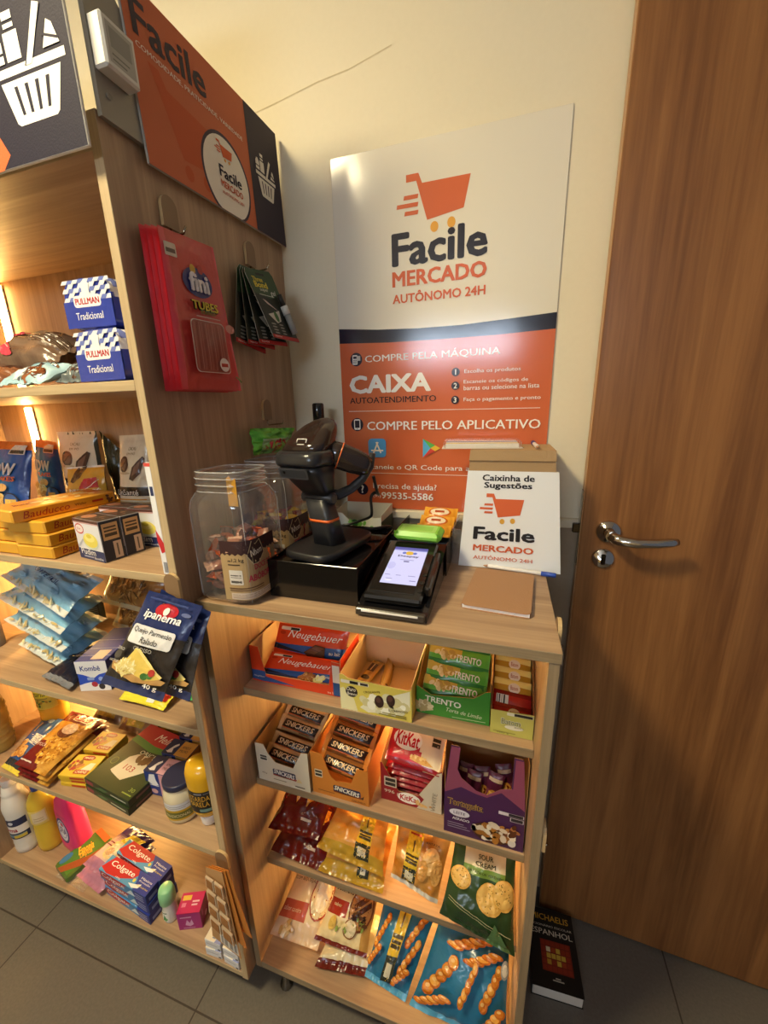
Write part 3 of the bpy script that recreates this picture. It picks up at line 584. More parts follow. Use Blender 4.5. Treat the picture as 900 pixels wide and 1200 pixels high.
for k in range(7):
    red = k < 2; c1 = 'a8231c' if red else 'c99a2c'; c2 = '7e1512' if red else 'e6cc5a'
    lb = '%s little chocolate bar in the lime yellow carton, %s from the front' % ('red' if red else 'gold', ['first', 'second', 'third', 'fourth', 'fifth', 'sixth', 'seventh'][k])
    bar('chocolate_bar', .072, .034, .011, (lambda c1, c2: lambda u, v, s: c1 if v < .72 else c2)(c1, c2) if red else (lambda u, v, s: 'f0dc7c' if v > .62 else 'b98a28'),
        [('R', .08, .2, .4, .75, 'd9d4c8'), ('R', .1, .22, .12, .73, '2a2624'), ('R', .15, .22, .18, .73, '2a2624'), ('R', .22, .22, .23, .73, '2a2624'), ('R', .27, .22, .31, .73, '2a2624')] if k == 1 else [('E', .55, .5, .16, .3, 'e9dcc0'), ('T', 'Batom', .55, .5, .2, .25, 'a8481c', {})],
        lb, 'chocolate bar', 'little chocolate bars in the lime carton', (.612, .117 + .022 * k, G1 + .036 + .012 * k), (D2R(-48), D2R(3), D2R(-1)), 'film', k + 1, nu=12, nv=8)

# E cream carton
BRN = '5a3a22'
def snick(top, mid):
    return [('Q', [(.1, .24), (.9, .2), (.94, .78), (.14, .8)], '2a1710'), ('Q', [(.1, .2), (.9, .16), (.9, .22), (.1, .26)], 'b5562c'), ('T', 'SNICKERS', .52, .54, .68, .34, top, {'b': .03, 'sh': .25}), ('Q', [(.55, .1), (.9, .12), (.9, .2), (.55, .2)], mid)]
display('display_carton', .03, .172, .079, .222, G2 + .0005, [(0, 0), (.142, 0), (.142, .115), (.126, .113), (.1, .06), (.052, .064), (.034, .085), (.024, .11), (0, .11)], (.11, .112), .1, 'd6cdb8', '9a7448',
        {'F': [('RR', .3, .24, .74, .44, .004, '2b2a4a'), ('Q', [(.3, .28), (.74, .22), (.76, .28), (.3, .24)], 'a8442c'), ('T', 'SNICKERS', .52, .35, .4, .13, 'f2efe6', {'b': .04, 'sh': .2, 'r': -5, 'm': 1}), ('Q', [(.74, .2), (.8, .34), (.86, .22)], 'd8c48e'), ('RR', .07, .62, .22, .8, .002, 'e8e2d2'), ('R', .08, .64, .21, .7, '2a2622'), ('R', .08, .72, .21, .78, '4a443c'),
               ('T', '45g', .13, .24, .1, .05, '6a5a3e', {}), ('R', .3, .12, .55, .14, '8a7d66'), ('RR', .7, .05, .92, .12, .002, 'cfc6b2'), ('R', .72, .07, .9, .1, '4a4238')]},
        'cream white open carton of brown chocolate bars, leftmost on the second counter shelf', 'open snack cartons on the second counter shelf', sidecol='c9ab78')
ecol = lambda u, v, s: mixc('8a6a44', 'b79a72', v) if .08 < u < .92 else 'c8a878'
b0 = None
for k, (x, y, z) in enumerate(((.097, .106, .697), (.1, .133, .708), (.104, .165, .733), (.108, .193, .75))):
    lb = 'brown chocolate bar in cream wrapper, %s row of the cream white carton' % ROW[k]; rt = (D2R(-48), D2R(5), D2R(-2))
    if b0 is None: b0 = bar('chocolate_bar', .118, .036, .022, ecol, snick('c9b08a', '6a4a2a'), lb, 'chocolate bar', 'bars in the cream white carton', (x, y, z), rt, 'film', 13, flat=.5)
    else: dup(b0, (x, y, z), rt, lb)
# F caramel orange carton
display('display_carton', .176, .318, .085, .255, G2 + .0005, [(0, 0), (.142, 0), (.142, .1), (.116, .101), (.1, .056), (.062, .05), (.049, .06), (.03, .118), (.0, .12)], (.115, .095), .08, 'c47a2e', 'b0682a',
        {'F': [('RR', .38, .18, .86, .38, .004, '2b2a4a'), ('Q', [(.38, .22), (.86, .16), (.89, .22), (.38, .18)], '7a3a22'), ('T', 'SNICKERS', .62, .285, .44, .13, 'f0ead8', {'b': .04, 'sh': .2, 'r': -5, 'm': 1}), ('Q', [(.86, .18), (.92, .28), (.9, .16)], '4a2a1a'), ('RR', .06, .5, .2, .72, .002, 'd8cbb0'), ('R', .07, .53, .19, .6, '2a2622'), ('R', .07, .63, .19, .69, '3a342c'), ('R', .1, .12, .4, .135, '6a4420'), ('T', 'CARAMELO', .82, .07, .24, .05, '4a2c14', {})]},
        'caramel orange open carton of dark chocolate bars, second on the second counter shelf', 'open snack cartons on the second counter shelf', sidecol='d8883a')
fcol = lambda u, v, s: mixc('6b3f1c', '8f5a2a', v) if .1 < u < .9 else 'c98238'
b0 = None
for k, (x, y, z) in enumerate(((.243, .112, .708), (.246, .139, .73), (.249, .172, .745), (.252, .204, .764))):
    lb = 'dark chocolate bar in caramel wrapper, %s row of the caramel orange carton' % ROW[k]; rt = (D2R(-50), D2R(7), D2R(-2))
    if b0 is None: b0 = bar('chocolate_bar', .12, .036, .022, fcol, snick('e6c89a', 'a8682c'), lb, 'chocolate bar', 'bars in the caramel orange carton', (x, y, z), rt, 'film', 17, flat=.5)
    else: dup(b0, (x, y, z), rt, lb)
# G red and white carton with stacked wafer tablets
RD = '8e1420'
display('display_carton', .338, .479, .114, .23, G2 + .0005, [(0, 0), (.141, 0), (.141, .12), (.132, .114), (.088, .036), (.042, .034), (.004, .106), (0, .106)], (.106, .118), .07, RD, 'b08a58',
        {'F': [('Q', [(1, 0), (1, 1.17), (.92, 1.1), (.64, .4), (.72, .3), (.6, .0)], 'cfc4b0'), ('E', .47, .21, .19, .15, 'f2efe9'), ('T', 'KitKat', .48, .21, .32, .16, 'b51a28', {'b': .04, 'sh': .1}), ('RR', .06, .42, .27, .7, .002, 'c9bba8'), ('R', .08, .45, .25, .54, '2a2420'), ('R', .08, .57, .25, .66, '2a2420'), ('T', '996 g', .19, .27, .26, .12, 'd8c4b4', {}), ('N', .7, .15, .14, .05, ['c8924a', 'e0b878'], 10, .006, 2), ('T', 'WHITE', .88, .3, .38, .1, '8f8674', {'r': 84, 'b': -.0, 'm': 1})]},
        'red and white open carton of stacked wafer tablets, third on the second counter shelf', 'open snack cartons on the second counter shelf', sidecol='a82030')
kcol = lambda u, v, s: ('8f1320' if s < 0 or v < .12 else ('c41f2e' if u < .52 + .3 * (1 - v) - .1 else 'e6d6b4')) if u > .06 else 'b51c2a'
kart = [('E', .34, .62, .27, .28, 'f2ede2'), ('T', 'KitKat', .34, .62, .44, .36, 'c01c2a', {'b': .04, 'sh': .1}), ('Q', [(.45, .16), (.52, .3), (.72, .26), (.88, .14), (.7, .1)], 'd8a050'), ('N', .62, .22, .16, .08, ['e6c07a', 'c88c3c'], 12, .005, 7), ('RR', .78, .6, .94, .88, .002, 'cbb896'), ('R', .79, .62, .93, .72, '2c2822'), ('R', .79, .75, .93, .84, '2c2822')]
k0 = None
for k in range(6):
    top = k == 5; z = [.655, .671, .687, .703, .722, .771][k]; y = [.17, .17, .171, .172, .172, .151][k]; rt = (D2R([-86, -86, -85, -84, -76, -58][k]), D2R(2), D2R([1, 1, 0, 1, -2, -4][k]))
    lb = 'red and cream wafer tablet tilted on top of the stack in the red carton' if top else 'red and cream wafer tablet in the red carton, %s from the bottom of the stack' % ['first', 'second', 'third', 'fourth', 'fifth'][k]
    if k0 is None: k0 = bar('wafer_tablet', .126, .082, .017, kcol, kart, lb, 'wafer tablet', 'wafer tablets in the red carton', (.409, y, z), rt, 'film', 21, .05, .22, .06)
    else: dup(k0, (.409 + (.004 if top else 0), y, z), rt, lb)
# H purple carton
PUR, MAU = '46214f', '8a4560'
display('display_carton', .489, .65, .083, .2, G2 + .0005, [(0, 0), (.161, 0), (.159, .108), (.149, .232), (.132, .232), (.131, .155), (.112, .148), (.085, .124), (.064, .128), (.034, .152), (.024, .172), (.029, .23), (.012, .23), (0, .108)], (.22, .215), .2, PUR, 'a0754a',
        {'F': [('Q', [(.005, 1.07), (.21, 1.3), (.4, 1.21), (.53, 1.19), (.7, 1.4), (.985, 1.07), (.93, 2.28), (.84, 2.28), (.83, 1.56), (.7, 1.5), (.53, 1.26), (.4, 1.3), (.21, 1.53), (.16, 1.73), (.19, 2.27), (.08, 2.27)], MAU), ('Q', [(.0, 1.02), (.22, 1.22), (.4, 1.12), (.53, 1.1), (.72, 1.3), (.985, 1.02), (.98, .9), (.02, .9)], PUR),
               ('T', 'Tortuguita', .27, .84, .46, .22, 'caa13c', {'b': .09}), ('T', 'Tortuguita', .27, .84, .46, .2, '2a1a3e', {'b': .01}), ('E', .2, .6, .13, .1, 'd8d2dc'), ('T', 'LEITE', .2, .6, .15, .07, '3a2a5a', {}), ('T', 'AERADO', .22, .44, .22, .07, 'e2dce6', {'b': .03}), ('R', .05, .24, .3, .26, '9a8aa4'), ('R', .05, .18, .34, .2, '9a8aa4'), ('R', .05, .3, .26, .32, '9a8aa4'),
               ('E', .62, .3, .26, .26, '4a2c1c'), ('E', .58, .46, .1, .09, 'c08a3e'), ('N', .62, .34, .24, .22, ['d8c9b4', 'b0742c', '6a3c1c', 'e9ddca', '9a6428'], 46, .011, 9), ('E', .6, .28, .08, .11, 'c3a62c'), ('E', .86, .18, .05, .1, 'd8d2ce'), ('N', .86, .5, .08, .12, ['a8683a', '5a3018'], 9, .007, 3), ('RR', .68, .88, .98, .96, .001, 'd8d0da'), ('R', .8, .885, .97, .955, '2c2630'), ('RR', .82, .76, .98, .86, .001, 'd8d0da'), ('R', .83, .77, .97, .85, '2c2630')]},
        'purple open carton with a torn front, rightmost on the second counter shelf', 'open snack cartons on the second counter shelf', sidecol='5f2c50')
b0 = None
for k, (x, y, z, r) in enumerate(((.522, .13, .74, 14), (.545, .12, .735, 4), (.566, .132, .738, -5), (.588, .125, .737, 6), (.612, .14, .75, -12))):
    lb = 'small dark purple bar standing in the purple carton, %s from the left' % ['first', 'second', 'third', 'fourth', 'fifth'][k]; rt = (D2R(-14), D2R(r), D2R(8 * (-1) ** k))
    if b0 is None: b0 = bar('snack_bar', .034, .075, .016, lambda u, v, s: '54203a' if v > .5 else '7a3c4c', [('E', .45, .34, .28, .2, 'c08a3c'), ('N', .5, .3, .3, .2, ['a8702c', 'e0b060', '6a3018'], 14, .005, 2), ('R', .1, .78, .9, .88, 'b8a088')], lb, 'snack bar', 'small bars in the purple carton', (x, y, z), rt, 'film', 24, nu=12, nv=14)
    else: dup(b0, (x, y, z), rt, lb)

# third shelf: bags of crisps
dor = lambda u, v, s: '5c100c' if v < .9 else '6e1610'
dart = [('Q', [(.3, .86), (.4, .44), (.54, .76), (.5, .9)], 'd9912e'), ('Q', [(.57, .86), (.64, .4), (.86, .7), (.82, .88)], 'd9912e'), ('N', .43, .7, .08, .1, ['b8601c', 'e6a848', '8a3c14'], 16, .005, 4), ('N', .7, .66, .1, .12, ['b8601c', 'e6a848', '8a3c14'], 18, .005, 5), ('R', .62, .2, .8, .24, 'c8b4a4')]
bag('crisps_bag', (.028, .088, .385), (.185, .078, .386), (.19, .21, .435), (.04, .22, .428), .05, dor, dart, 'film', 'dark red crisps bag at the bottom of the red pair, third counter shelf', 'crisps bag', 'dark red crisps bags', .09, 31, .28)
bag('crisps_bag', (.03, .085, .468), (.175, .085, .482), (.19, .21, .535), (.045, .21, .52), .06, dor, dart, 'film', 'dark red crisps bag lying on top of another red one, third counter shelf', 'crisps bag', 'dark red crisps bags', .09, 33, .25)
ycol = lambda u, v, s: mixc('b08a2a', 'c9a43a', noise.noise(Vector((u * 5, v * 5, s)))) if v < .22 else mixc('c07a28', 'd9a452', .5 + noise.noise(Vector((u * 4, v * 4, 3))))
def strip(x0, x1, seed=0): return [('Q', [(x0, .08), (x1, .1), (x1 + .02, 1), (x0 + .02, 1)], 'd9b42e'), ('Q', [(x0, .08), (x1, .1), (x1 + .004, .34), (x0 + .004, .32)], '2e3226'), ('RR', x0 + .05, .13, x1 - .05, .26, .001, 'c9c2aa'), ('R', x0 + .02, .5, x1 - .0, .54, '4a3c1c'), ('R', x0 + .03, .4, x1 - .01, .44, '4a3c1c'), ('R', x0 + .03, .45, x1 - .01, .48, '4a3c1c'),
    ('E', (x0 + x1) / 2 + .015, .72, .018, .05, '6a4a1c'), ('R', (x0 + x1) / 2 + .005, .6, (x0 + x1) / 2 + .025, .69, '6a4a1c'), ('R', x0 + .05, .84, x1 - .01, .87, 'a83c1c'), ('R', x0 + .05, .9, x1 - .01, .93, 'a83c1c')]
bag('crisps_bag', (.172, .078, .388), (.345, .078, .385), (.345, .21, .43), (.185, .21, .43), .045, ycol, strip(.58, .76), 'film', 'golden crisps bag underneath the other golden one, third counter shelf', 'crisps bag', 'golden crisps bags', .08, 35, .3)
bag('crisps_bag', (.172, .082, .462), (.345, .082, .436), (.335, .19, .495), (.19, .19, .49), .06, ycol, strip(.55, .78), 'film', 'golden crisps bag with a yellow strip lying on top of another, third counter shelf', 'crisps bag', 'golden crisps bags', .08, 37, .3)
ocol = lambda u, v, s: 'c9c4ba' if v < .06 else mixc('b5701e', 'dca85a', .5 + noise.noise(Vector((u * 4, v * 5, 7))))
bag('crisps_bag', (.362, .094, .428), (.476, .086, .4), (.5, .175, .505), (.36, .18, .5), .055, ocol, strip(.22, .5) + [('E', .74, .55, .16, .2, 'e2b878'), ('E', .88, .42, .1, .2, 'd29f58'), ('E', .62, .38, .1, .16, 'cf9a50'), ('L', .66, .5, .84, .6, .001, 'b98440'), ('T', 'CA', .72, .95, .12, .07, 'b5341c', {'b': .03}), ('T', 'BATATA', .72, .8, .25, .03, '5a3412', {})], 'film', 'orange brown crisps bag with silver lower seam leaning on the third counter shelf', 'crisps bag', None, .07, 39, .26)
gcol2 = lambda u, v, s: ('d9c9a0' if v > .74 and .2 < u < .86 else ('6f8f3a' if v > .67 and .2 < u < .86 else mixc('20381c', '35522a', v)))
chip = lambda cx, cy, rx, ry, sd: [('E', cx, cy, rx, ry, 'd9a850', 24), ('E', cx - .01, cy + .01, rx * .86, ry * .88, 'e2b866', 24), ('N', cx, cy, rx * .8, ry * .8, ['8a6a24', '6a5a20', 'b98c38'], 22, .0016, sd)]
bag('crisps_bag', (.487, .052, .437), (.648, .048, .392), (.645, .15, .548), (.508, .15, .535), .05, gcol2, [('T', 'SOUR', .53, .865, .24, .05, '3a3c22', {'b': .03}), ('T', 'CREAM', .53, .795, .32, .05, '3a3c22', {'b': .03}), ('T', 'BATATA DE VERDADE', .54, .705, .56, .025, '2c3c1a', {})] + chip(.17, .58, .16, .13, 3) + chip(.63, .47, .2, .17, 4) + chip(.83, .55, .17, .16, 5) +
    [('L', .05, .3, .95, .16, .001, 'b9b48a'), ('L', .05, .27, .8, .15, .0008, 'b9b48a'), ('Q', [(.62, 0), (.72, .25), (.95, .02)], '4a6a40')], 'film', 'dark green crisps bag hanging over the front edge of the third counter shelf', 'crisps bag', None, .05, 41, .2)
# bottom shelf
Z4 = .1
pcol = lambda u, v, s: 'd8b896' if v < .2 else ('b5503a' if (.2 < v < .36 and u < .62) else ('b84430' if .84 < v < .97 and u < .9 else 'e2c59a'))
bag('crisps_bag', (.022, .045, .132), (.165, .05, .132), (.172, .24, .205), (.045, .24, .2), .055, pcol, [('T', 'ORIGINAL', .42, .905, .6, .09, 'e8c89a', {'b': .03}), ('E', .1, .97, .1, .06, '8e2420'), ('T', 'SABOR', .3, .78, .18, .03, '5a3420', {}), ('T', 'PEITO DE PERU', .36, .69, .58, .065, '4a2a1c', {'b': .02}), ('T', 'COM REQUEIJÃO', .36, .6, .58, .055, '4a2a1c', {}), ('E', .82, .5, .22, .27, '9a3c2a'), ('E', .82, .5, .2, .25, 'd9c49c'), ('E', .84, .5, .14, .18, 'e9dcc0'), ('T', 'sabor caseiro', .3, .28, .42, .05, 'd9b090', {}), ('N', .3, .1, .14, .06, ['c89a5a', 'e0bc84'], 8, .01, 3)],
    'film', 'pink and cream crisps bag leaning in the left corner of the bottom counter bay', 'crisps bag', 'cream crisps bags in the bottom counter bay', .06, 43, .22)
wcol = lambda u, v, s: '5e1a14' if v < .12 else 'cdbf9c'
bag('crisps_bag', (.166, .028, .118), (.325, .05, .118), (.315, .17, .128), (.19, .17, .128), .038, wcol, None, 'film', 'cream crisps bag with dark red hem lying lowest in the bottom counter bay', 'crisps bag', 'cream crisps bags in the bottom counter bay', .1, 45, .3)
qcol = lambda u, v, s: '6e1e14' if v < .07 else ('a03020' if .42 < v < .62 and u < .45 else ('e6cf9c' if u < .86 else 'b98a44'))
bag('crisps_bag', (.15, .062, .15), (.298, .065, .15), (.305, .185, .235), (.188, .185, .235), .055, qcol, [('T', 'SABOR', .22, .86, .16, .035, '5a3420', {}), ('T', 'EMBORRACHADO', .3, .77, .5, .08, '3a2014', {'b': .03}), ('T', 'sabor', .22, .55, .2, .05, 'e0c090', {}), ('E', .74, .6, .25, .33, '6e3a1c'), ('E', .74, .6, .22, .3, 'a87440'), ('Q', [(.58, .62), (.9, .86), (.94, .78), (.62, .54)], '5a2c14'), ('Q', [(.58, .48), (.92, .72), (.94, .64), (.64, .42)], '4a2410'), ('N', .76, .42, .16, .12, ['2e1c10', '5a3a1c', '7a8a3a'], 30, .006, 5), ('E', .62, .3, .14, .14, '8a5a34'), ('E', .62, .3, .12, .12, 'dccba4'), ('E', .24, .3, .08, .1, 'd9b45a'), ('N', .45, .28, .12, .1, ['d9c48a', '8a9a4a'], 8, .007, 7)],
    'film', 'cream crisps bag with a brown bowl picture lying on top in the bottom counter bay', 'crisps bag', 'cream crisps bags in the bottom counter bay', .06, 47, .22)
bcol = lambda u, v, s: mixc('175a80', '2a7aa6', .5 + .8 * noise.noise(Vector((u * 3, v * 3, s)))) if v > .05 else '4f9cc4'
def puff(cx, cy, rx, ry, sd, t=0.):
    a = []
    for i in range(5):
        k = i / 4 - .5; a += [('E', cx + k * rx * 1.5, cy + k * ry * 1.7, rx * .5, ry * .36, 'b8641c', 14), ('E', cx + k * rx * 1.5 - .006, cy + k * ry * 1.7 + .008, rx * .42, ry * .28, ['d98a2c', 'e6a444', 'cf7a24'][(i + sd) % 3], 14), ('E', cx + k * rx * 1.5 - .012, cy + k * ry * 1.7 + .016, rx * .2, ry * .1, 'efc278', 10)]
    return a
bag('crisps_bag', (.3, .045, .124), (.41, .032, .12), (.475, .2, .238), (.318, .2, .225), .045, bcol, puff(.14, .5, .1, .16, 1) + puff(.8, .62, .12, .16, 2) + puff(.82, .36, .12, .16, 0) + puff(.28, .86, .16, .08, 1) + puff(.12, .26, .1, .1, 1) + puff(.76, .18, .14, .08, 2) + strip(.4, .62), 'film', 'bright blue crisps bag with a yellow strip in the bottom counter bay', 'crisps bag', 'blue crisps bags in the bottom counter bay', .05, 49, .22)
bag('crisps_bag', (.42, .03, .122), (.648, .03, .112), (.648, .15, .262), (.478, .17, .25), .06, bcol, puff(.22, .42, .14, .2, 0) + puff(.82, .5, .1, .2, 2) + puff(.48, .82, .24, .08, 1) + puff(.68, .74, .2, .08, 2) + puff(.2, .2, .16, .08, 2) + puff(.84, .24, .12, .12, 1) + puff(.55, .5, .07, .2, 0) + [('E', .96, .74, .05, .09, '9aa0a0'), ('E', .96, .74, .035, .06, 'd6d2c4')], 'film', 'bright blue crisps bag without a strip at the right of the bottom counter bay', 'crisps bag', 'blue crisps bags in the bottom counter bay', .05, 51, .2)
# ------------------------------------------------------------------ things on the counter top
ZC = CT + .0005
def sq_r(r, a, q): return r * (abs(math.cos(a)) ** q + abs(math.sin(a)) ** q) ** (-1 / q)
def jar(label, x, y, ztop, word, cand, seed):
    j = empty('plastic_jar', (x, y, ZC), label, 'jar', 'clear plastic jars of sweets'); j.scale = (.9, .9, 1)
    mb = MB(); mb.lathe([(.062, .001), (.07, .004), (.0745, .012), (.0745, .185), (.071, .2), (.062, .213), (.0585, .218), (.0585, .224), (.0605, .227), (.0585, .230), (.0585, .236), (.0605, .239), (.0585, .242), (.0585, .252), (.0565, .253), (.0565, .248)], 40, 'ffffff', 0, sq=4.5)
    jb = mb.build('jar_body', 'clear', j, 'clear squared body with a threaded open neck')
    mb = MB()
    for z_, r_, t_ in ((.2525, .0578, .0014), (.241, .0603, .001), (.2285, .0603, .001), (.2165, .0592, .0008)): mb.tube([(sq_r(r_, 2 * PI * i / 40, 4.5) * math.cos(2 * PI * i / 40), sq_r(r_, 2 * PI * i / 40, 4.5) * math.sin(2 * PI * i / 40), z_) for i in range(41)], t_, 6, 'ffffff', cap=False)
    for a_ in (45, 135, 225, 315):
        q = D2R(a_); mb.tube([(sq_r(r_, q, 4.5) * math.cos(q), sq_r(r_, q, 4.5) * math.sin(q), z_) for r_, z_ in ((.0715, .004), (.0747, .014), (.0747, .185), (.0705, .2), (.0622, .213))], .0008, 6, 'ffffff')
    mb.build('jar_rim', 'clear_edge', jb, 'hazy rim rings and moulded corner lines')
    lb = MB(); a0, a1 = D2R(-84), D2R(12)
    S = lambda a, b_, h: Vector((sq_r(.0752 + h, a0 + (a1 - a0) * a, 4.5) * math.cos(a0 + (a1 - a0) * a), sq_r(.0752 + h, a0 + (a1 - a0) * a, 4.5) * math.sin(a0 + (a1 - a0) * a), .012 + b_ * .118))
    W = .15; n = 24
    for i in range(n):
        lb.poly([S(i / n, 0, 0), S((i + 1) / n, 0, 0), S((i + 1) / n, 1, 0), S(i / n, 1, 0)], 'b0946a')
    scal = [(0, 1), (0, .76)] + [(i / 24, .76 + .035 * (i % 2)) for i in range(1, 25)] + [(1, 1)]
    lb.art(S, W, .118, [('Q', scal, '3d2627'), ('Q', [(.4, .74), (.44, .86), (.48, .98), (.54, .92), (.62, .98), (.66, .88), (.7, .72), (.58, .58), (.48, .58)], 'c9b48c'), ('Q', [(.41, .745), (.45, .86), (.485, .965), (.54, .905), (.615, .965), (.65, .87), (.69, .73), (.575, .6), (.485, .6)], '38211f'),
        ('T', 'Nhom', .55, .79, .2, .11, 'efe6d6', {'sh': .2, 'r': 8, 'm': 1}), ('T', '1,2 kg', .27, .68, .17, .08, '2d211c', {'b': .02}), ('R', .12, .66, .17, .68, '4a3a30'), ('R', .12, .6, .3, .62, '4a3a30'), ('RR', .12, .27, .32, .52, .002, 'cfc9c2'), ('R', .14, .42, .3, .44, '55504c'), ('R', .14, .39, .3, .4, '55504c'), ('R', .14, .3, .3, .34, '55504c'),
        ('T', word[0], .66, .54, .34, .1, 'b53a4c', {'b': .05}), ('T', word[1], .62, .38, .46, .14, 'b53a4c', {'b': .06}), ('R', .1, .2, .62, .22, '6a4a34'), ('R', .1, .165, .62, .178, '6a4a34'), ('R', .12, .02, .95, .13, 'c9b8a8'), ('L', .14, .1, .9, .1, .001, '8a7468'), ('L', .14, .07, .9, .07, .001, '8a7468'), ('L', .14, .045, .9, .045, .001, '8a7468')], 0, .012, .0003, .00003)
    lb.build('jar_label', 'card', j, 'brown and kraft printed label')
    return j
jar('squared clear plastic jar half full of sweets, front left on the counter', .0715, .068, 1.42, ('DOCE DE', 'ABÓBORA'), None, 1)
jar('squared clear plastic jar partly hidden behind the front jar and the scanner', .0715, .216, 1.42, ('PÉ DE', 'MOLEQUE'), None, 2)
cand0 = None; R_ = random.Random(5)
def candy(loc, rot, label, group, cols, scale=1.0):
    mb = MB()
    b_ = bag_surface(Vector((-.026, 0, -.013)), Vector((.026, 0, -.013)), Vector((.026, 0, .013)), Vector((-.026, 0, .013)), .02, .2, 4, .2, 'u', 0, Vector((0, 0, 0)), .4)
    for sd in (1, -1):
        for j in range(8):
            for i in range(16):
                q = [mb.vt(b_(a / 16, c / 8, 0, sd)) for a, c in ((i, j), (i + 1, j), (i + 1, j + 1), (i, j + 1))]
                mb.face(q, cols[1] if (i < 4 or i > 12) else cols[0], 0, True)
    return mb.build('wrapped_sweet', 'film', None, label, 'sweet', group, loc, rot)
PL = ['bottom layer', 'lower layer', 'middle layer', 'upper layer', 'top of the heap']
def heap(x, y, n, prs, lab, group, zmax):
    protos = []
    for i in range(n):
        L = i // 9; a = 2 * PI * (i % 9) / 8 + L * .5; r = .042 if i % 9 else .006
        loc = (x + r * math.cos(a) * 1.1, y + r * math.sin(a) * 1.1, ZC + .02 + L * .0235 + R_.uniform(0, .004)); rot = (R_.uniform(-.5, .5) + (PI / 2 if i % 3 else 0), R_.uniform(-.6, .6), R_.uniform(0, PI))
        lb = lab
        if len(protos) < 2: protos.append(candy(loc, rot, lb, group, prs[len(protos)]))
        else: dup(protos[i % 2], loc, rot, lb)
heap(.0715, .068, 45, [('a8705c', 'c9a08a'), ('7d4a42', 'd2602c')], 'brown wrapped sweet in the front clear jar', 'wrapped sweets in the front jar', .1)
heap(.0715, .216, 45, [('8c2c2c', 'd9b23a'), ('c99a2a', '7a2a24')], 'red and yellow wrapped sweet in the rear clear jar', 'wrapped sweets in the rear jar', .1)
# paper fold in the jar's neck
mb = MB(); mb.prism([(0, 0), (.02, 0), (.02, .052), (.013, .047), (.007, .056), (0, .05)], lambda a, b_, h: (a, .0006 * h, b_), 'b8862a')
mb.build('gold_label_strip', 'card', None, 'gold paper strip stuck inside the neck of the front jar', 'paper strip', None, (.098, .018, ZC + .192))
# black bottle behind
mb = MB(); mb.lathe([(.026, 0), (.029, .004), (.029, .22), (.024, .25), (.0135, .285), (.0125, .33), (.0145, .332), (.0145, .371), (.012, .374)], 26, '191817', capt=True)
mb.build('dark_bottle', 'blackgloss', None, 'tall black bottle behind the scanner, only its capped neck showing', 'bottle', None, (.112, .375, ZC))

# black acrylic tray
bt = empty('black_tray', (.233, .055, ZC), 'glossy black tray box that carries the scanner stand', 'tray')
mb = MB(); BW, BD, BH = .188, .25, .077; k = '0c0b0c'
mb.box(-BW / 2, BW / 2, 0, .003, 0, BH, k, 0, .0008); mb.box(-BW / 2, -BW / 2 + .003, .003, BD, 0, BH, k, 0, .0008); mb.box(-BW / 2, BW / 2, BD - .003, BD, 0, BH, k, 0, .0008)
mb.box(-BW / 2 + .003, BW / 2 - .003, .003, BD - .003, .06, .068, '141214', 0, 0); mb.build('tray_body', 'blackgloss', bt)
mb = MB(); mb.box(BW / 2 - .003, BW / 2, .003, BD, 0, BH, k, 0, .0008); mb.build('side_wall', 'blackgloss', bt)
# scanner on its stand
st = empty('barcode_scanner', (.232, .152, ZC + .0775), 'black barcode scanner resting on a black stand with orange rings', 'scanner')
DK, DK2 = '1d1d1f', '2b2b2e'
def rrect(w_, d, r, n=6):
    p = []
    for ox, oy, a in ((w_ / 2 - r, d / 2 - r, 0), (-w_ / 2 + r, d / 2 - r, PI / 2), (-w_ / 2 + r, -d / 2 + r, PI), (w_ / 2 - r, -d / 2 + r, 1.5 * PI)):
        p += [(ox + r * math.cos(a + PI / 2 * i / n), oy + r * math.sin(a + PI / 2 * i / n)) for i in range(n + 1)]
    return p
def loft(mb, secs, col, n=28, cap=True, mat=0):
    """secs: (centre, half-width vector, half-depth vector, squareness)"""
    rings = []
    for c, U, V, q in secs:
        c, U, V = Vector(c), Vector(U), Vector(V); ring = []
        for i in range(n):
            a = 2 * PI * i / n; k = (abs(math.cos(a)) ** q + abs(math.sin(a)) ** q) ** (-1 / q); ring.append(mb.vt(c + U * k * math.cos(a) + V * k * math.sin(a)))
        rings.append(ring)
    for j in range(len(rings) - 1):
        for i in range(n): mb.face([rings[j][i], rings[j][(i + 1) % n], rings[j + 1][(i + 1) % n], rings[j + 1][i]], col, mat, True)
    if cap: mb.face(list(reversed(rings[0])), col, mat); mb.face(rings[-1], col, mat)
BA = D2R(-12); ca, sa = math.cos(BA), math.sin(BA)
U0, V0 = Vector((ca, sa, 0)), Vector((-sa, ca, 0))
mb = MB(); loft(mb, [((0, .0, .0), U0 * .056, V0 * .09, 5), ((0, .0, .002), U0 * .0585, V0 * .0925, 5), ((0, 0, .012), U0 * .0585, V0 * .0925, 5), ((0, 0, .0155), U0 * .056, V0 * .09, 5)], '222123', 44); mb.build('stand_base', 'plastic', st)
mb = MB(); loft(mb, [((.004, -.012, .0155), U0 * .028, V0 * .025, 5), ((-.001, -.018, .062), U0 * .0265, V0 * .021, 5), ((-.008, -.024, .111), U0 * .0255, V0 * .018, 5)], DK2, 36); pil = mb.build('stand_pillar', 'plastic', st)
mb = MB(); loft(mb, [((-.0015, -.0184, .0635), U0 * .0268, V0 * .0215, 5), ((-.002, -.0188, .069), U0 * .0267, V0 * .0213, 5)], 'e0672a', 36); mb.build('orange_ring', 'plastic', pil, 'orange ring round the stand pillar')
hg = Vector((-.008, -.024, .112))
mb = MB(); mb.tube([hg - U0 * .038, hg - U0 * .036, hg + U0 * .036, hg + U0 * .038], [.008, .0115, .0115, .008], 20, DK2); mb.build('hinge', 'plastic', st)
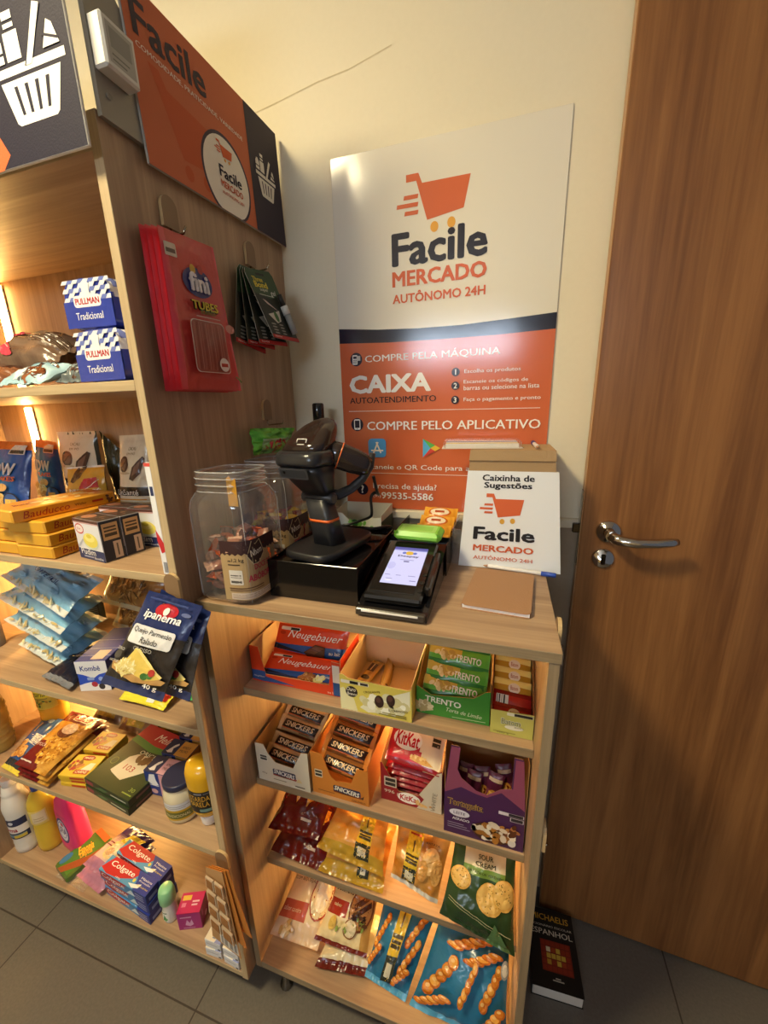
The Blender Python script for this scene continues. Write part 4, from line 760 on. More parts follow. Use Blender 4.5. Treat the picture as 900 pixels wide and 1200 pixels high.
# cradle arm that curves up under the grip
mb = MB(); arm = [hg + Vector((.012, .004, .004)), hg + Vector((.034, .02, .002)), hg + Vector((.056, .033, .012)), hg + Vector((.078, .043, .032)), hg + Vector((.092, .05, .056)), hg + Vector((.098, .052, .082))]
mb.tube(arm, [.012, .011, .0095, .009, .0085, .006], 14, '262628'); mb.build('cradle_arm', 'plastic', st)
# scanner head: cradle cup, window block, shell
mb = MB()
loft(mb, [(hg + Vector((0, 0, .006)), U0 * .03, V0 * .014, 4), (hg + Vector((-.004, -.004, .022)), U0 * .037, V0 * .022, 4), (hg + Vector((-.01, -.012, .048)), U0 * .0455, V0 * .033, 4), (hg + Vector((-.013, -.016, .066)), U0 * .0485, V0 * .037, 4)], DK, 32); cup = mb.build('scanner_cup', 'plastic', st)
hd = hg + Vector((-.013, -.016, .068))
Fv = (V0 * .55 + Vector((0, 0, .83))).normalized()           # direction the shell climbs, away from the viewer
Nn = U0.cross(Fv).normalized()
mb = MB()
loft(mb, [(hd, U0 * .0495, V0 * .04, 5), (hd + Vector((0, 0, .006)), U0 * .051, V0 * .042, 5), (hd + Vector((0, 0, .020)), U0 * .051, V0 * .041, 5), (hd + Vector((0, .004, .027)), U0 * .0485, V0 * .036, 4)], '2a2a2d', 36); mb.build('scanner_nose', 'gloss', st)
mb = MB(); wq = hd + V0 * -.036 + Vector((0, 0, -.022))
S, W, H = plane(wq - U0 * .034 + V0 * .002, U0 * .068, Vector((0, 0, .02)) - V0 * .006)
mb.art(S, W, H, [('RR', 0, 0, 1, 1, .004, '45464a'), ('RR', .05, .15, .95, .85, .003, '2e3034'), ('C', .2, .6, .003, '101012')], 0, 0, .003, .0006); mb.build('scan_window', 'gloss', cup, 'dark grey scan window')
mb = MB(); top = hd + Vector((0, .004, .024))
loft(mb, [(top, U0 * .0475, V0 * .034, 4), (top + Vector((.003, .013, .016)), U0 * .0465, V0 * .036, 3), (top + Vector((.008, .028, .034)), U0 * .042, V0 * .031, 2.5), (top + Vector((.013, .04, .047)), U0 * .034, V0 * .023, 2.3), (top + Vector((.017, .049, .056)), U0 * .022, V0 * .014, 2), (top + Vector((.019, .053, .0595)), U0 * .009, V0 * .006, 2), (top + Vector((.0195, .054, .0605)), U0 * .001, V0 * .001, 2)], '2c211d', 36); shl = mb.build('scanner_shell', 'blackgloss', st, 'glossy brown-black top shell')
mb = MB(); c0 = top + Vector((.0025, -.0185, .024)); sl = Vector((.003, .013, .022)).normalized()
for a, b_ in (((-.011, .0), (.011, .0)), ((-.011, .0), (-.011, -.007)), ((.011, 0), (.011, -.007)), ((-.008, -.011), (.0085, -.011))):
    mb.tube([c0 + U0 * a[0] + sl * a[1], c0 + U0 * b_[0] + sl * b_[1]], .0011, 8, 'd9d6d0')
mb.build('shell_mark', 'gloss', shl, 'pale bracket mark on the shell')
gs, ge = hd + Vector((.028, .022, .024)), hd + Vector((.108, .056, -.012)); gd = (ge - gs).normalized(); gu = gd.cross(Vector((0, 0, 1))).normalized(); gv = gu.cross(gd)
mb = MB(); loft(mb, [(gs, gu * .02, gv * .024, 2.5), (gs + gd * .03, gu * .02, gv * .026, 2.5), (gs + gd * .06, gu * .019, gv * .025, 2.5), (gs + gd * .082, gu * .018, gv * .022, 2.5), (ge, gu * .014, gv * .016, 2.5)], '2a201c', 28); grp = mb.build('grip', 'blackgloss', st, 'glossy brown-black grip')
mb = MB(); loft(mb, [(gs + gd * .03, gu * .0212, gv * .0272, 2.5), (gs + gd * .0325, gu * .0212, gv * .0272, 2.5)], 'd86a34', 28); mb.build('orange_ring', 'gloss', grp, 'thin orange ring round the grip')
# cable
cb = [(.31, .215, 1.385), (.312, .23, 1.35), (.305, .262, 1.335), (.294, .27, 1.338), (.284, .268, 1.326), (.284, .27, 1.292), (.277, .275, 1.277), (.25, .278, 1.265), (.22, .28, 1.254), (.2, .27, 1.2505), (.22, .255, 1.2495), (.26, .262, 1.2495), (.295, .275, 1.251), (.312, .295, 1.25), (.318, .315, 1.24), (.316, .326, 1.205)]
def smooth(p, n=5):
    p = [Vector(q) for q in p]; o = []
    for i in range(len(p) - 1):
        a, b_, c, d = p[max(i - 1, 0)], p[i], p[i + 1], p[min(i + 2, len(p) - 1)]
        for k in range(n):
            t = k / n; o.append(.5 * ((2 * b_) + (c - a) * t + (2 * a - 5 * b_ + 4 * c - d) * t * t + (3 * b_ - a - 3 * c + d) * t ** 3))
    return o + [p[-1]]
mb = MB(); c0 = Vector(cb[0]); mb.tube([q - c0 for q in smooth(cb)], .0035, 8, '131313'); mb.build('scanner_cable', 'plastic', None, 'looped black cable hanging from the scanner grip', 'cable', None, c0)

# payment terminal holder
th = empty('terminal_holder', (.397, .03, ZC), 'black holder wedge with the card payment terminal slot, right of the scanner tray', 'holder')
mb = MB(); P = [(0, 0), (.25, 0), (.25, .062), (.225, .064), (.012, .014), (0, .012)]
mb.prism(P, lambda a, b_, h: (-.066 + .13 * h, a, b_), '121113'); mb.build('wedge', 'blackgloss', th)
mb = MB(); mb.box(-.063, .062, -.008, .004, .003, .017, '3a352f', 0, .002); lip = mb.build('front_lip', 'gloss', th)
mb = MB(); mb.box(-.052, .05, -.0095, -.0078, .012, .0155, 'e9e6e2', 0, .0004); mb.build('glint_strip', 'gloss', lip, 'thin white painted reflection along the front lip')  # pale strip modelled in place of the reflection on the glossy lip
mb = MB(); mb.box(-.0665, .068, .2385, .2415, .0, .075, '151416', 0, .0008); mb.box(.0655, .068, .2, .41, 0, .07, '151416', 0, .0008); mb.box(-.0665, -.064, .24, .41, 0, .075, '151416', 0, .0008); mb.box(-.0665, .068, .405, .41, 0, .05, '151416', 0, .0008); mb.build('rear_bin', 'blackgloss', th)
TA = math.atan2(.05, .213)
pt = empty('payment_terminal', (.398, .046, ZC + .0165), 'black card payment terminal with a lit lilac screen', 'payment terminal', None, (TA, 0, 0))
mb = MB(); mb.box(-.058, .05, .0, .19, 0, .016, '1c1a18', 0, .004); mb.box(.05, .061, .03, .15, .002, .022, '24211e', 0, .003); tb = mb.build('terminal_body', 'blackgloss', pt)
mb = MB(); mb.box(-.05, .034, .016, .172, .0155, .0172, '14120f', 0, .001); mb.build('bezel', 'gloss', tb)
sc = MB(); S, W, H = plane((-.037, .04, .0174), (.07, 0, 0), (0, .122, 0))
sc.poly([S(a, b_, 0) for a, b_ in ((0, 0), (1, 0), (1, 1), (0, 1))], 'd4d0f2')
sc.art(S, W, H, [('R', 0, .93, 1, 1, '5a52a0'), ('R', 0, .9, 1, .93, '8a86c8'), ('E', .5, .83, .13, .055, 'e0b03c'), ('E', .34, .83, .06, .035, '6a78c0'), ('E', .66, .83, .06, .035, '6a78c0'), ('T', 'Deepay', .5, .73, .62, .065, '2a2448', {'b': .04}), ('R', .3, .62, .7, .635, '8f8ab8'), ('R', .42, .565, .58, .6, '6e6a94'), ('E', .12, .45, .12, .1, 'c4c0ea'),
    ('E', .2, .08, .1, .03, 'e4e0fa'), ('R', .05, .2, .2, .215, '8f8ab8'), ('R', .36, .2, .5, .215, '8f8ab8'), ('R', .7, .2, .9, .215, '8f8ab8'), ('R', .12, .1, .3, .115, '8f8ab8'), ('R', .78, .08, .95, .1, '8f8ab8')], 0, 0, .0002, .00004)
sc.build('display', 'screen', pt, 'lit lilac touch display')
mb = MB()
for y in (.028, .052, .076): mb.lathe([(.0045, .0165), (.0044, .0172), (.0035, .0172)], 16, '23211e', 0, .0425, y)
mb.build('keys', 'plastic', tb)
# things in the rear bin
wp = MB(); wp.box(-.052, .052, 0, .052, 0, .022, '7fc63e', 0, .008); S, W, H = plane((-.052, 0, .022), (.104, 0, 0), (0, .052, 0)); wp.art(S, W, H, [('RR', .12, .15, .88, .85, .004, 'a8da72'), ('RR', .2, .3, .8, .7, .003, '92cf58'), ('R', .02, .0, .1, .12, '63a82c'), ('R', .9, 0, .98, .12, '63a82c')])
wp.build('card_reader', 'plastic', None, 'bright green card reader lying behind the payment terminal', 'card reader', None, (.402, .213, ZC + .078), (D2R(8), 0, D2R(-3)))
b0 = None
for k, (y, z) in enumerate(((.305, .052), (.335, .066), (.365, .08), (.395, .094))):
    lb = 'orange wrapped peanut sweet bar behind the green card reader, %s row' % ROW[k]; rt = (D2R(-50), 0, D2R(-3))
    if b0 is None: b0 = bar('sweet_bar', .085, .04, .022, lambda u, v, s: mixc('d98a1c', 'efb040', v), [('E', .5, .5, .34, .34, 'c8641c'), ('E', .5, .5, .28, .26, 'e9d8b8'), ('R', .36, .42, .64, .58, 'a8441c')], lb, 'sweet bar', 'orange sweet bars in the rear bin', (.412, y, ZC + z), rt, 'film', 4)
    else: dup(b0, (.412 + .004 * k, y, ZC + z), rt, lb)
# clear acrylic side bin right of it
mb = MB(); 
for a in ((-.014, .014, 0, .0025, 0, .085), (-.014, .014, .125, .1275, 0, .085), (.0115, .014, .0025, .125, 0, .085), (-.014, -.0115, .0025, .125, 0, .085), (-.0115, .0115, .0025, .125, 0, .0025)): mb.box(*a, 'ffffff', 0, 0)
mb.build('acrylic_bin', 'clear', None, 'narrow clear acrylic bin between the black holder and the suggestion box', 'bin', None, (.4805, .305, ZC))
# green and white open carton at the back
display('tea_carton', .15, .285, .335, .44, ZC, [(0, 0), (.135, 0), (.135, .092), (.1, .09), (.06, .07), (.03, .1), (0, .1)], (.096, .105), .105, 'd9d8c8', 'c9c4b0', {'F': [('R', 0, .0, 1, .6, '4a7a3c'), ('N', .5, .6, .4, .2, ['6fae4c', '2f5a2c', '8cc060'], 30, .008, 4)], 'R': [('R', 0, 0, 1, .8, '3a4a34'), ('R', .05, .2, .12, .7, 'd8d4c4'), ('R', .2, .3, .9, .4, 'd8d4c4')]}, 'green and white open carton behind the scanner against the wall')

# suggestion box
sb = empty('suggestion_box', (.5925, .3, ZC), 'tapered kraft cardboard suggestion box with a white sign on its front', 'suggestion box')
KB, zt = 'a98a63', 1.432 - ZC
def frus(x0b, x1b, x0t, x1t, y0, y1, z0, z1, col, mb):
    v = [mb.vt(p) for p in ((x0b, y0, z0), (x1b, y0, z0), (x1b, y1, z0), (x0b, y1, z0), (x0t, y0, z1), (x1t, y0, z1), (x1t, y1, z1), (x0t, y1, z1))]
    for q in ((0, 1, 5, 4), (1, 2, 6, 5), (2, 3, 7, 6), (3, 0, 4, 7), (4, 5, 6, 7), (3, 2, 1, 0)): mb.face([v[i] for i in q], col)
mb = MB(); frus(-.107, .107, -.091, .08, 0, .14, 0, zt - .02, KB, mb); mb.build('box_body', 'kraft', sb)
mb = MB(); frus(-.0925, .0815, -.0905, .0795, -.0015, .1415, zt - .022, zt, 'b29269', mb); frus(-.093, .082, -.0925, .0815, -.0022, -.0014, zt - .0225, zt - .0215, '7a6040', mb)
mb.box(-.06, .02, .06, .066, zt - .0005, zt + .0003, '4a3824'); mb.build('lid', 'kraft', sb)
mb = MB(); zs = 1.388 - ZC
S0 = lambda a, b_, h: Vector(((-.1095 + .0155 * b_) * (1 - a) + (.1085 - .0205 * b_) * a, -.003 - h, .0005 + zs * b_))
nn = 8
for i in range(nn):
    for j in range(nn): mb.poly([S0(i / nn, j / nn, 0), S0((i + 1) / nn, j / nn, 0), S0((i + 1) / nn, (j + 1) / nn, 0), S0(i / nn, (j + 1) / nn, 0)], 'edeff2')
mb.poly([S0(0, 0, -.0012), S0(0, 1, -.0012), S0(1, 1, -.0012), S0(1, 0, -.0012)], 'd8d8d8')
for a, b_ in (((0, 0), (1, 0)), ((1, 0), (1, 1)), ((1, 1), (0, 1)), ((0, 1), (0, 0))): mb.poly([S0(*a, 0), S0(*b_, 0), S0(*b_, -.0012), S0(*a, -.0012)], 'd8d8d8')
zf = lambda z: (z - ZC) / zs
mb.art(S0, .2, zs, [('T', 'Caixinha de', .46, .935, .57, .062, '22222c', {'b': .045}), ('T', 'Sugestões', .46, .855, .52, .075, '22222c', {'b': .045})] + cart_art(.17, .475, .64, .78, ORG, 'dca53e') + [('T', 'Facile', .44, .37, .63, .135, '202028', {'b': .055}), ('T', 'MERCADO', .44, .215, .61, .068, 'cf623c', {'b': .05}), ('T', 'AUTÔNOMO 24H', .44, .115, .59, .05, 'cf623c', {'b': .02})], 0, 0, .0003, .00004)
mb.build('front_sign', 'card', sb, 'white printed sheet on the box front')
# card case and pen on the box
zt2 = ZC + zt
mb = MB(); mb.box(-.086, .086, -.04, .04, .0, .002, 'd8cfc0', 0, .0005);
cs = empty('card_case', (.52, .362, zt2 + .0006), 'clear plastic case of paper slips on top of the suggestion box', 'card case', None, (0, 0, D2R(6)))
mb.build('case_tray', 'card', cs)
mb = MB()
for i, c in enumerate(('e9e4da', 'd9c24a', 'e4d6d6', '7a5a9a', 'e8e2d8', 'd8b8a8')): mb.box(-.078, .078, -.036 + i * .012, -.0245 + i * .012, .002, .0105 + .0006 * i, c, 0, .0006)
mb.build('paper_slips', 'card', cs, 'stack of pale paper slips with coloured edges')
mb = MB(); mb.box(-.083, .083, -.039, .039, .0022, .017, 'ffffff', 0, .003); mb.build('clear_cover', 'cello', cs)
def pen(label, loc, rot, L, cap):
    e = empty('pen', loc, label, 'pen', None, rot)
    mb = MB(); mb.tube([(0, 0, 0), (.002, 0, 0), (L - .012, 0, 0), (L - .01, 0, 0)], [.003, .0042, .0042, .0035], 12, 'e8e4e2'); mb.build('barrel', 'plastic', e)
    mb = MB(); mb.tube([(-.012, 0, 0), (-.01, 0, 0), (.018, 0, 0)], [.004, .0052, .005], 12, cap); mb.build('cap', 'plastic', e, 'coloured pen cap')
    mb = MB(); mb.tube([(L - .01, 0, 0), (L - .002, 0, 0), (L + .001, 0, 0)], [.0035, .0018, .0006], 10, 'b58a6a'); mb.build('tip', 'plastic', e)
pen('white pen with dark purple cap lying on top of the suggestion box', (.634, .41, zt2 + .0056), (0, 0, D2R(-88)), .1, '3a2c68')
pen('clear white pen with blue end lying along the foot of the suggestion box', (.678, .278, ZC + .0055), (0, 0, D2R(172)), .14, '2f4fb0')
nb = empty('notebook', (.578, .18, ZC), 'kraft covered notebook lying on the counter in front of the suggestion box', 'notebook', None, (0, 0, D2R(-5)))
mb = MB(); mb.box(-.058, .058, -.085, .085, .0012, .0075, 'eeecf0', 0, 0); mb.build('pages', 'card', nb, 'white pages')
mb = MB(); mb.prism(rrect(.12, .176, .01), lambda a, b_, h: (a, b_, .0078 + .0011 * h), 'a97f5c')
mb.prism(rrect(.12, .176, .01), lambda a, b_, h: (a, b_, .0001 + .001 * h), 'a97f5c'); mb.box(-.06, -.0588, -.085, .085, .0005, .0085, 'a97f5c'); mb.build('cover', 'kraft', nb)

# ------------------------------------------------------------------ hooks on the shelf unit and what hangs from them
def hook(label, loc, yaw, prong=.035, drop=.012, col=('a98a66', '8a6c4c')):
    """wooden tongue plate with a wire prong; local +x points away from the board"""
    e = empty('hook', loc, label, 'hook', 'wooden tongue hooks', (0, 0, yaw))
    P = [(-.017, -.024)] + [(.017, -.024), (.017, .008)] + [(.017 * math.cos(a), .008 + .017 * math.sin(a)) for a in [PI * i / 10 for i in range(1, 10)]] + [(-.017, .008)]
    mb = MB(); mb.prism(P, lambda a, b_, h: (.0005 + .006 * h, a, b_), '8a6e50', 0, 'c9ab7c'); mb.build('hook_plate', 'card', e)
    mb = MB(); mb.tube([(.003, 0, -.02), (.003, 0, -.03), (.007, 0, -.036), (prong - .006, 0, -.036 + drop * .2), (prong, 0, -.036 + drop)], .0019, 8, 'a89c88'); mb.build('wire_prong', 'chrome', e)
    return e
hook('wooden tongue hook holding the red sweet packets on the oak side panel', (0, .078, 1.855), 0)
hook('wooden tongue hook holding the glue cards on the oak side panel', (0, .305, 1.864), 0, .05)
hook('wooden tongue hook holding the green leaf packet behind the scanner', (0, .31, 1.527), 0, .05)
hook('wooden tongue hook on the front edge holding the blue cheese packets', (-.009, -.031, 1.212), -PI / 2, .03)
hook('wooden tongue hook on the front edge holding the tan pad cards, lowest of all', (-.009, -.031, .515), -PI / 2, .03)
hook('wooden tongue hook on the counter side facing the door, upper one', (.6695, .074, 1.158), 0, .012); hook('wooden tongue hook on the counter side facing the door, lower one', (.6695, .02, .79), 0, .012)
fcol2 = lambda u, v, s: 'c23f3a' if s > 0 and .07 < u < .95 else 'd64852'
fart = [('RR', .04, .84, .22, .92, .002, 'cfc4b4'), ('R', .06, .86, .2, .885, '5a4a40'), ('E', .5, .72, .26, .095, '2a2f72'), ('E', .44, .8, .05, .03, 'c9a23a'), ('E', .58, .81, .05, .03, 'a82a2c'), ('T', 'fini', .5, .72, .34, .12, 'e6e2e6', {'b': .06}), ('T', 'TUBES', .5, .565, .46, .065, '2c2c1c', {'b': .07}), ('T', 'TUBES', .5, .568, .45, .055, 'd8c23c', {'b': .03}), ('T', 'MORANGO', .52, .525, .26, .025, '6a8a3a', {}), ('R', .3, .49, .72, .497, 'c99a90'),
        ('RR', .18, .12, .76, .47, .008, 'e2cfc4'), ('RR', .19, .125, .75, .465, .008, '9c5044')] + [('L', .22 + .035 * i, .14, .23 + .035 * i, .45, .0016, ['b56a5a', '86382e', 'c07a68'][i % 3]) for i in range(15)] + [('C', .62, .18, .012, 'e9ddd4'), ('R', .56, .165, .68, .19, 'a8342c'), ('E', .84, .44, .09, .03, 'c9857a'), ('L', .8, .1, .9, .06, .003, '5a8a3c')]
for k in range(4):
    x = .014 + .0075 * k; dy = -.002 + .0045 * k
    bag('sweet_packet', (x, .002 + dy, 1.561 + .001 * k), (x + .004, .158 + dy, 1.563 + .001 * k), (x, .128 + dy, 1.822 - .001 * k), (x, .002 + dy, 1.809), .009, fcol2, fart if k == 3 else None, 'film',
        'front red sweet packet hanging on the oak side panel' if k == 3 else 'red sweet packet hanging behind the front one, %s from the panel' % ['nearest', 'second', 'third'][k], 'sweet packet', 'red sweet packets on the hook', .05, 60 + k, .12, 'v', .0, 22, 30, .3)
def gluecard(k, BLc, BRc, TRc, TLc, label):
    BLc, BRc, TRc, TLc = map(Vector, (BLc, BRc, TRc, TLc)); o = TLc
    mb = MB(); S = lambda a, b_, h: (BLc * (1 - a) * (1 - b_) + BRc * a * (1 - b_) + TRc * a * b_ + TLc * (1 - a) * b_) - o + (BRc - BLc).cross(TLc - BLc).normalized() * h
    P = [(0, 0), (1, 0), (1, .94), (.93, 1), (.07, 1), (0, .94)]
    mb.prism(P, lambda a, b_, h: S(a, b_, -.0012 * h), '22271f', 0, 'b8b0a0', '3a5a34')
    art = [('Q', [(0, .66), (.55, .6), (1, .66), (1, .94), (.93, 1), (.07, 1), (0, .94)], '2f4a2c'), ('R', .36, .92, .66, .95, '181c16'), ('T', 'Three', .34, .86, .36, .07, 'dcc83c', {'b': .03}), ('T', 'Bond', .38, .785, .46, .085, 'dcc83c', {'b': .05}), ('T', 'super', .42, .705, .3, .05, 'cfd0c0', {}), ('T', 'gel', .72, .68, .22, .09, 'd8d8cc', {'sh': .3}), ('L', .18, .645, .7, .63, .0012, 'cfcfc0'),
           ('Q', [(.18, .36), (.44, .4), (.66, .44), (.58, .28), (.4, .24)], 'c9c6b8'), ('E', .46, .34, .07, .08, '3f6a34'), ('Q', [(.2, .58), (.3, .56), (.66, .42), (.3, .52)], 'c8b0a8'), ('R', 0, 0, 1, .055, 'b02420'), ('T', 'SuperGel', .2, .03, .25, .03, 'e8d8d0', {})]
    for i in range(4): art += [('E', .22, .22 - .045 * i, .09, .012, '8f8f84'), ('E', .5, .22 - .045 * i, .08, .012, '8f8f84')]
    mb.art(S, .085, .15, art, 0, 0, .0003, .00004)
    mb.build('glue_card', 'card', None, label, 'glue card', 'glue cards on the hook', o)
    return S, o
gluecard(0, (.02, .197, 1.668), (.03, .288, 1.652), (.02, .33, 1.83), (.014, .24, 1.826), 'dark green glue card nearest the oak panel, furthest left of the fan')
gluecard(1, (.033, .222, 1.666), (.045, .305, 1.662), (.026, .33, 1.828), (.02, .238, 1.822), 'dark green glue card second from the oak panel in the fan')
gluecard(2, (.05, .24, 1.668), (.062, .335, 1.672), (.032, .328, 1.829), (.026, .236, 1.818), 'dark green glue card third from the oak panel in the fan')
S_, o_ = gluecard(3, (.07, .266, 1.682), (.078, .365, 1.684), (.038, .327, 1.831), (.032, .232, 1.815), 'dark green glue card in front of the fan with a clear blister of glue')
mb = MB()
for a, b0_, b1_, r, c in ((.83, .5, .66, .006, '1e1f1d'), (.83, .38, .5, .0085, 'd2d0c8'), (.83, .1, .38, .0075, '8c8c88')): mb.tube([S_(a, b0_, .008), S_(a, b1_, .008)], r, 12, c)
mb.build('glue_tube', 'plastic', None, 'small glue tube in the blister of the front glue card', 'glue tube', None, o_)
gl = lambda u, v, s: mixc('3f8f2c', '7cc846', .5 + noise.noise(Vector((u * 6, v * 6, 2)))) if v > .62 or u < .16 or u > .9 else mixc('6aa04c', 'b9c9a0', v)
bag('snack_bag', (.03, .2, 1.428), (.055, .32, 1.428), (.06, .335, 1.482), (.035, .19, 1.488), .035, gl, [('N', .5, .3, .3, .16, ['c9a23a', 'b53a3a', '8fbf5a'], 24, .009, 3)], 'film', 'bright green packet hanging behind the rear jar and the scanner', 'packet', None, .06, 71, .5)
# cheese packets
chcol = lambda u, v, s: '1e2c5e' if v > .64 else ('c9b060' if v > .615 else ('2a3560' if v < .1 else '262222'))
chart = [('E', .5, .86, .2, .075, 'b0202c'), ('T', 'ipanema', .5, .785, .66, .105, 'efeff2', {'b': .04, 'sh': .05}), ('E', .52, .86, .05, .04, 'e8e4e0'), ('E', .84, .87, .08, .02, '5f6a98'), ('RR', .1, .49, .86, .68, .006, 'd8d8da'), ('T', 'Queijo Parmesão', .48, .625, .68, .065, '24242c', {'b': 0}), ('T', 'Ralado', .5, .545, .3, .06, '24242c', {'b': 0}), ('T', 'GROSSO', .46, .455, .32, .04, 'a8a49c', {}),
         ('Q', [(.1, .2), (.5, .12), (.94, .16), (.98, .2), (.6, .26), (.2, .3), (.06, .27)], 'b88e54'), ('Q', [(.22, .24), (.36, .46), (.9, .22), (.7, .17)], 'dcc060'), ('Q', [(.36, .46), (.44, .46), (.92, .24), (.9, .22)], 'e8d488'), ('N', .32, .25, .16, .07, ['efe4b4', 'e2d28e', 'd8c47a'], 60, .008, 3, 4), ('E', .66, .21, .06, .035, '3c6a34'), ('E', .74, .23, .05, .03, '4a7a3c'), ('C', .76, .265, .007, 'b03a34'),
         ('T', '40 g', .8, .12, .22, .06, 'e8e6e2', {'b': .02}), ('T', 'ZERO', .12, .42, .14, .03, 'c9c6c0', {}), ('C', .12, .36, .008, '4a4642'), ('T', 'LACTOSE', .11, .29, .16, .025, 'c9c6c0', {}), ('R', .15, .95, .85, .965, '3a4a80')]
bag('cheese_packet', (-.088, -.1, 1.033), (.055, -.1, 1.023), (.072, -.037, 1.17), (-.035, -.037, 1.203), .012, chcol, chart, 'film', 'navy and black grated cheese packet hanging behind the front one', 'cheese packet', 'grated cheese packets', .06, 81, .2)
bag('cheese_packet', (-.124, -.125, 1.044), (.021, -.125, 1.035), (.072, -.052, 1.19), (-.048, -.052, 1.206), .02, chcol, chart, 'film', 'front navy and black grated cheese packet hanging from the front edge hook', 'cheese packet', 'grated cheese packets', .06, 83, .16)
# tan pad cards at the lowest hook
for k in range(3):
    dx = .011 * k; dy = .008 * k; dz = -.0 + .028 * k
    c = [Vector(p) for p in ((-.04 + dx, -.072 + dy, .305 + dz), (.031 + dx * 1.2, -.068 + dy, .255 + dz), (.014 + dx * .5, -.062 + dy * .4, .525), (-.027 + dx * .5, -.066 + dy * .4, .53))]; o = c[3]
    S = lambda a, b_, h, c=c, o=o: (c[0] * (1 - a) * (1 - b_) + c[1] * a * (1 - b_) + c[2] * a * b_ + c[3] * (1 - a) * b_) - o + (c[1] - c[0]).cross(c[3] - c[0]).normalized() * h
    e = empty('pad_card', o, ['tan pads card in front, hanging from the lowest hook with its barcode showing', 'orange edged pads card second in the fan on the lowest hook', 'orange edged pads card last in the fan on the lowest hook'][k], 'pad card', 'pad cards on the lowest hook')
    mb = MB(); mb.prism([(0, 0), (1, 0), (1, 1), (0, 1)], lambda a, b_, h: S(a, b_, -.001 * h), 'c07a34' if k else 'b98e5e', 0, 'd8802c')
    if k == 0: mb.art(S, .07, .25, [('R', .3, .02, .95, .16, 'd9d4cc'), ('R', .35, .03, .9, .13, '8a8682'), ('R', .42, .03, .46, .13, 'd9d4cc'), ('R', .58, .03, .64, .13, 'd9d4cc'), ('R', .76, .03, .8, .13, 'd9d4cc')])
    mb.build('card_back', 'card', e)
    if k == 0:
        for i in range(4):
            for j in range(2):
                u0, v0 = .06 + .46 * j, .2 + .185 * i - .03 * j
                mb = MB(); mb.prism([(u0, v0 + .03), (u0 + .4, v0), (u0 + .4, v0 + .13), (u0, v0 + .16)], lambda a, b_, h: S(a, b_, .003 + .004 * (1 - h)), 'd8bfa0'); mb.prism([(u0 + .05, v0 + .04), (u0 + .35, v0 + .018), (u0 + .35, v0 + .115), (u0 + .05, v0 + .138)], lambda a, b_, h: S(a, b_, .0072 + .001 * (1 - h)), 'a06c3c')
                mb.build('pad', 'gloss', e, 'tan pad in a pale frame')
# book on the floor
bk = empty('paperback_book', (.775, .285, 0), 'thick black paperback dictionary lying on the floor between the counter and the door', 'book', None, (0, 0, D2R(3)))
mb = MB(); mb.box(-.062, .06, -.086, .084, .002, .0385, 'd6d2cc', 0, 0); mb.build('pages', 'card', bk, 'white page block')
mb = MB(); mb.box(-.064, .063, -.088, .088, .0385, .04, '17130f', 0, .0004); mb.box(-.064, .063, -.088, .088, .0004, .002, '17130f', 0, .0004); mb.box(-.0655, -.0635, -.088, .088, .0004, .04, '17130f', 0, .0004)
S, W, H = plane((-.064, -.088, .04), (.127, 0, 0), (0, .176, 0))
mb.art(S, W, H, [('T', 'MICHAELIS', .5, .88, .8, .085, 'd8a030', {'b': .01}), ('T', 'DICIONÁRIO ESCOLAR', .5, .77, .9, .036, 'c9bfae', {}), ('T', 'ESPANHOL', .5, .68, .88, .075, 'd6cbb6', {}), ('R', .24, .2, .86, .58, '7a2412')] + [('R', .25 + .1 * i, .21 + .075 * j, .335 + .1 * i, .27 + .075 * j, ['8e2c14', 'b8862a', 'd8c8a0', 'a03c18', 'c9a23a'][(i * 3 + j * 2 + i * j) % 5] if 0 < i < 5 and 0 < j < 4 else '8e2c14') for i in range(6) for j in range(5)] + [('R', .42, .1, .64, .115, 'b8ae9c'), ('R', .48, .125, .58, .14, 'b8ae9c')], 0, 0, .0003, .00004)
mb.build('cover', 'card', bk, 'black printed cover')
# ------------------------------------------------------------------ tall unit: highest bay
T1, T2, T3, T4, T5 = 1.579, 1.229, .874, .522, .1
e_ = .0005
def wrap_label(name, parent, rf, z0, z1, a0, a1, bg, art, mat='card', lab=None, sx=1., sy=1., n=20, sq=0):
    """printed label round a turned body; rf(z) -> radius, angles in degrees (-90 faces the viewer side)"""
    A0, A1 = D2R(a0), D2R(a1)
    def S(a, b_, h):
        t = A0 + (A1 - A0) * a; z = z0 + (z1 - z0) * b_; r = rf(z) + .0006 + h; k = (abs(math.cos(t)) ** sq + abs(math.sin(t)) ** sq) ** (-1 / sq) if sq else 1
        return Vector((r * k * math.cos(t) * sx, r * k * math.sin(t) * sy, z))
    mb = MB(); m_ = 4
    for i in range(n):
        for j in range(m_): mb.poly([S(i / n, j / m_, 0), S((i + 1) / n, j / m_, 0), S((i + 1) / n, (j + 1) / m_, 0), S(i / n, (j + 1) / m_, 0)], bg, 0, False)
    W = abs(A1 - A0) * rf((z0 + z1) / 2); mb.art(S, W, z1 - z0, art, 0, .006, .0003, .00006)
    return mb.build(name, mat, parent, lab)
def prof_r(prof):
    def rf(z):
        for (r0, z0), (r1, z1) in zip(prof, prof[1:]):
            if z0 <= z <= z1: return r0 + (r1 - r0) * ((z - z0) / (z1 - z0) if z1 > z0 else 0)
        return prof[-1][0]
    return rf
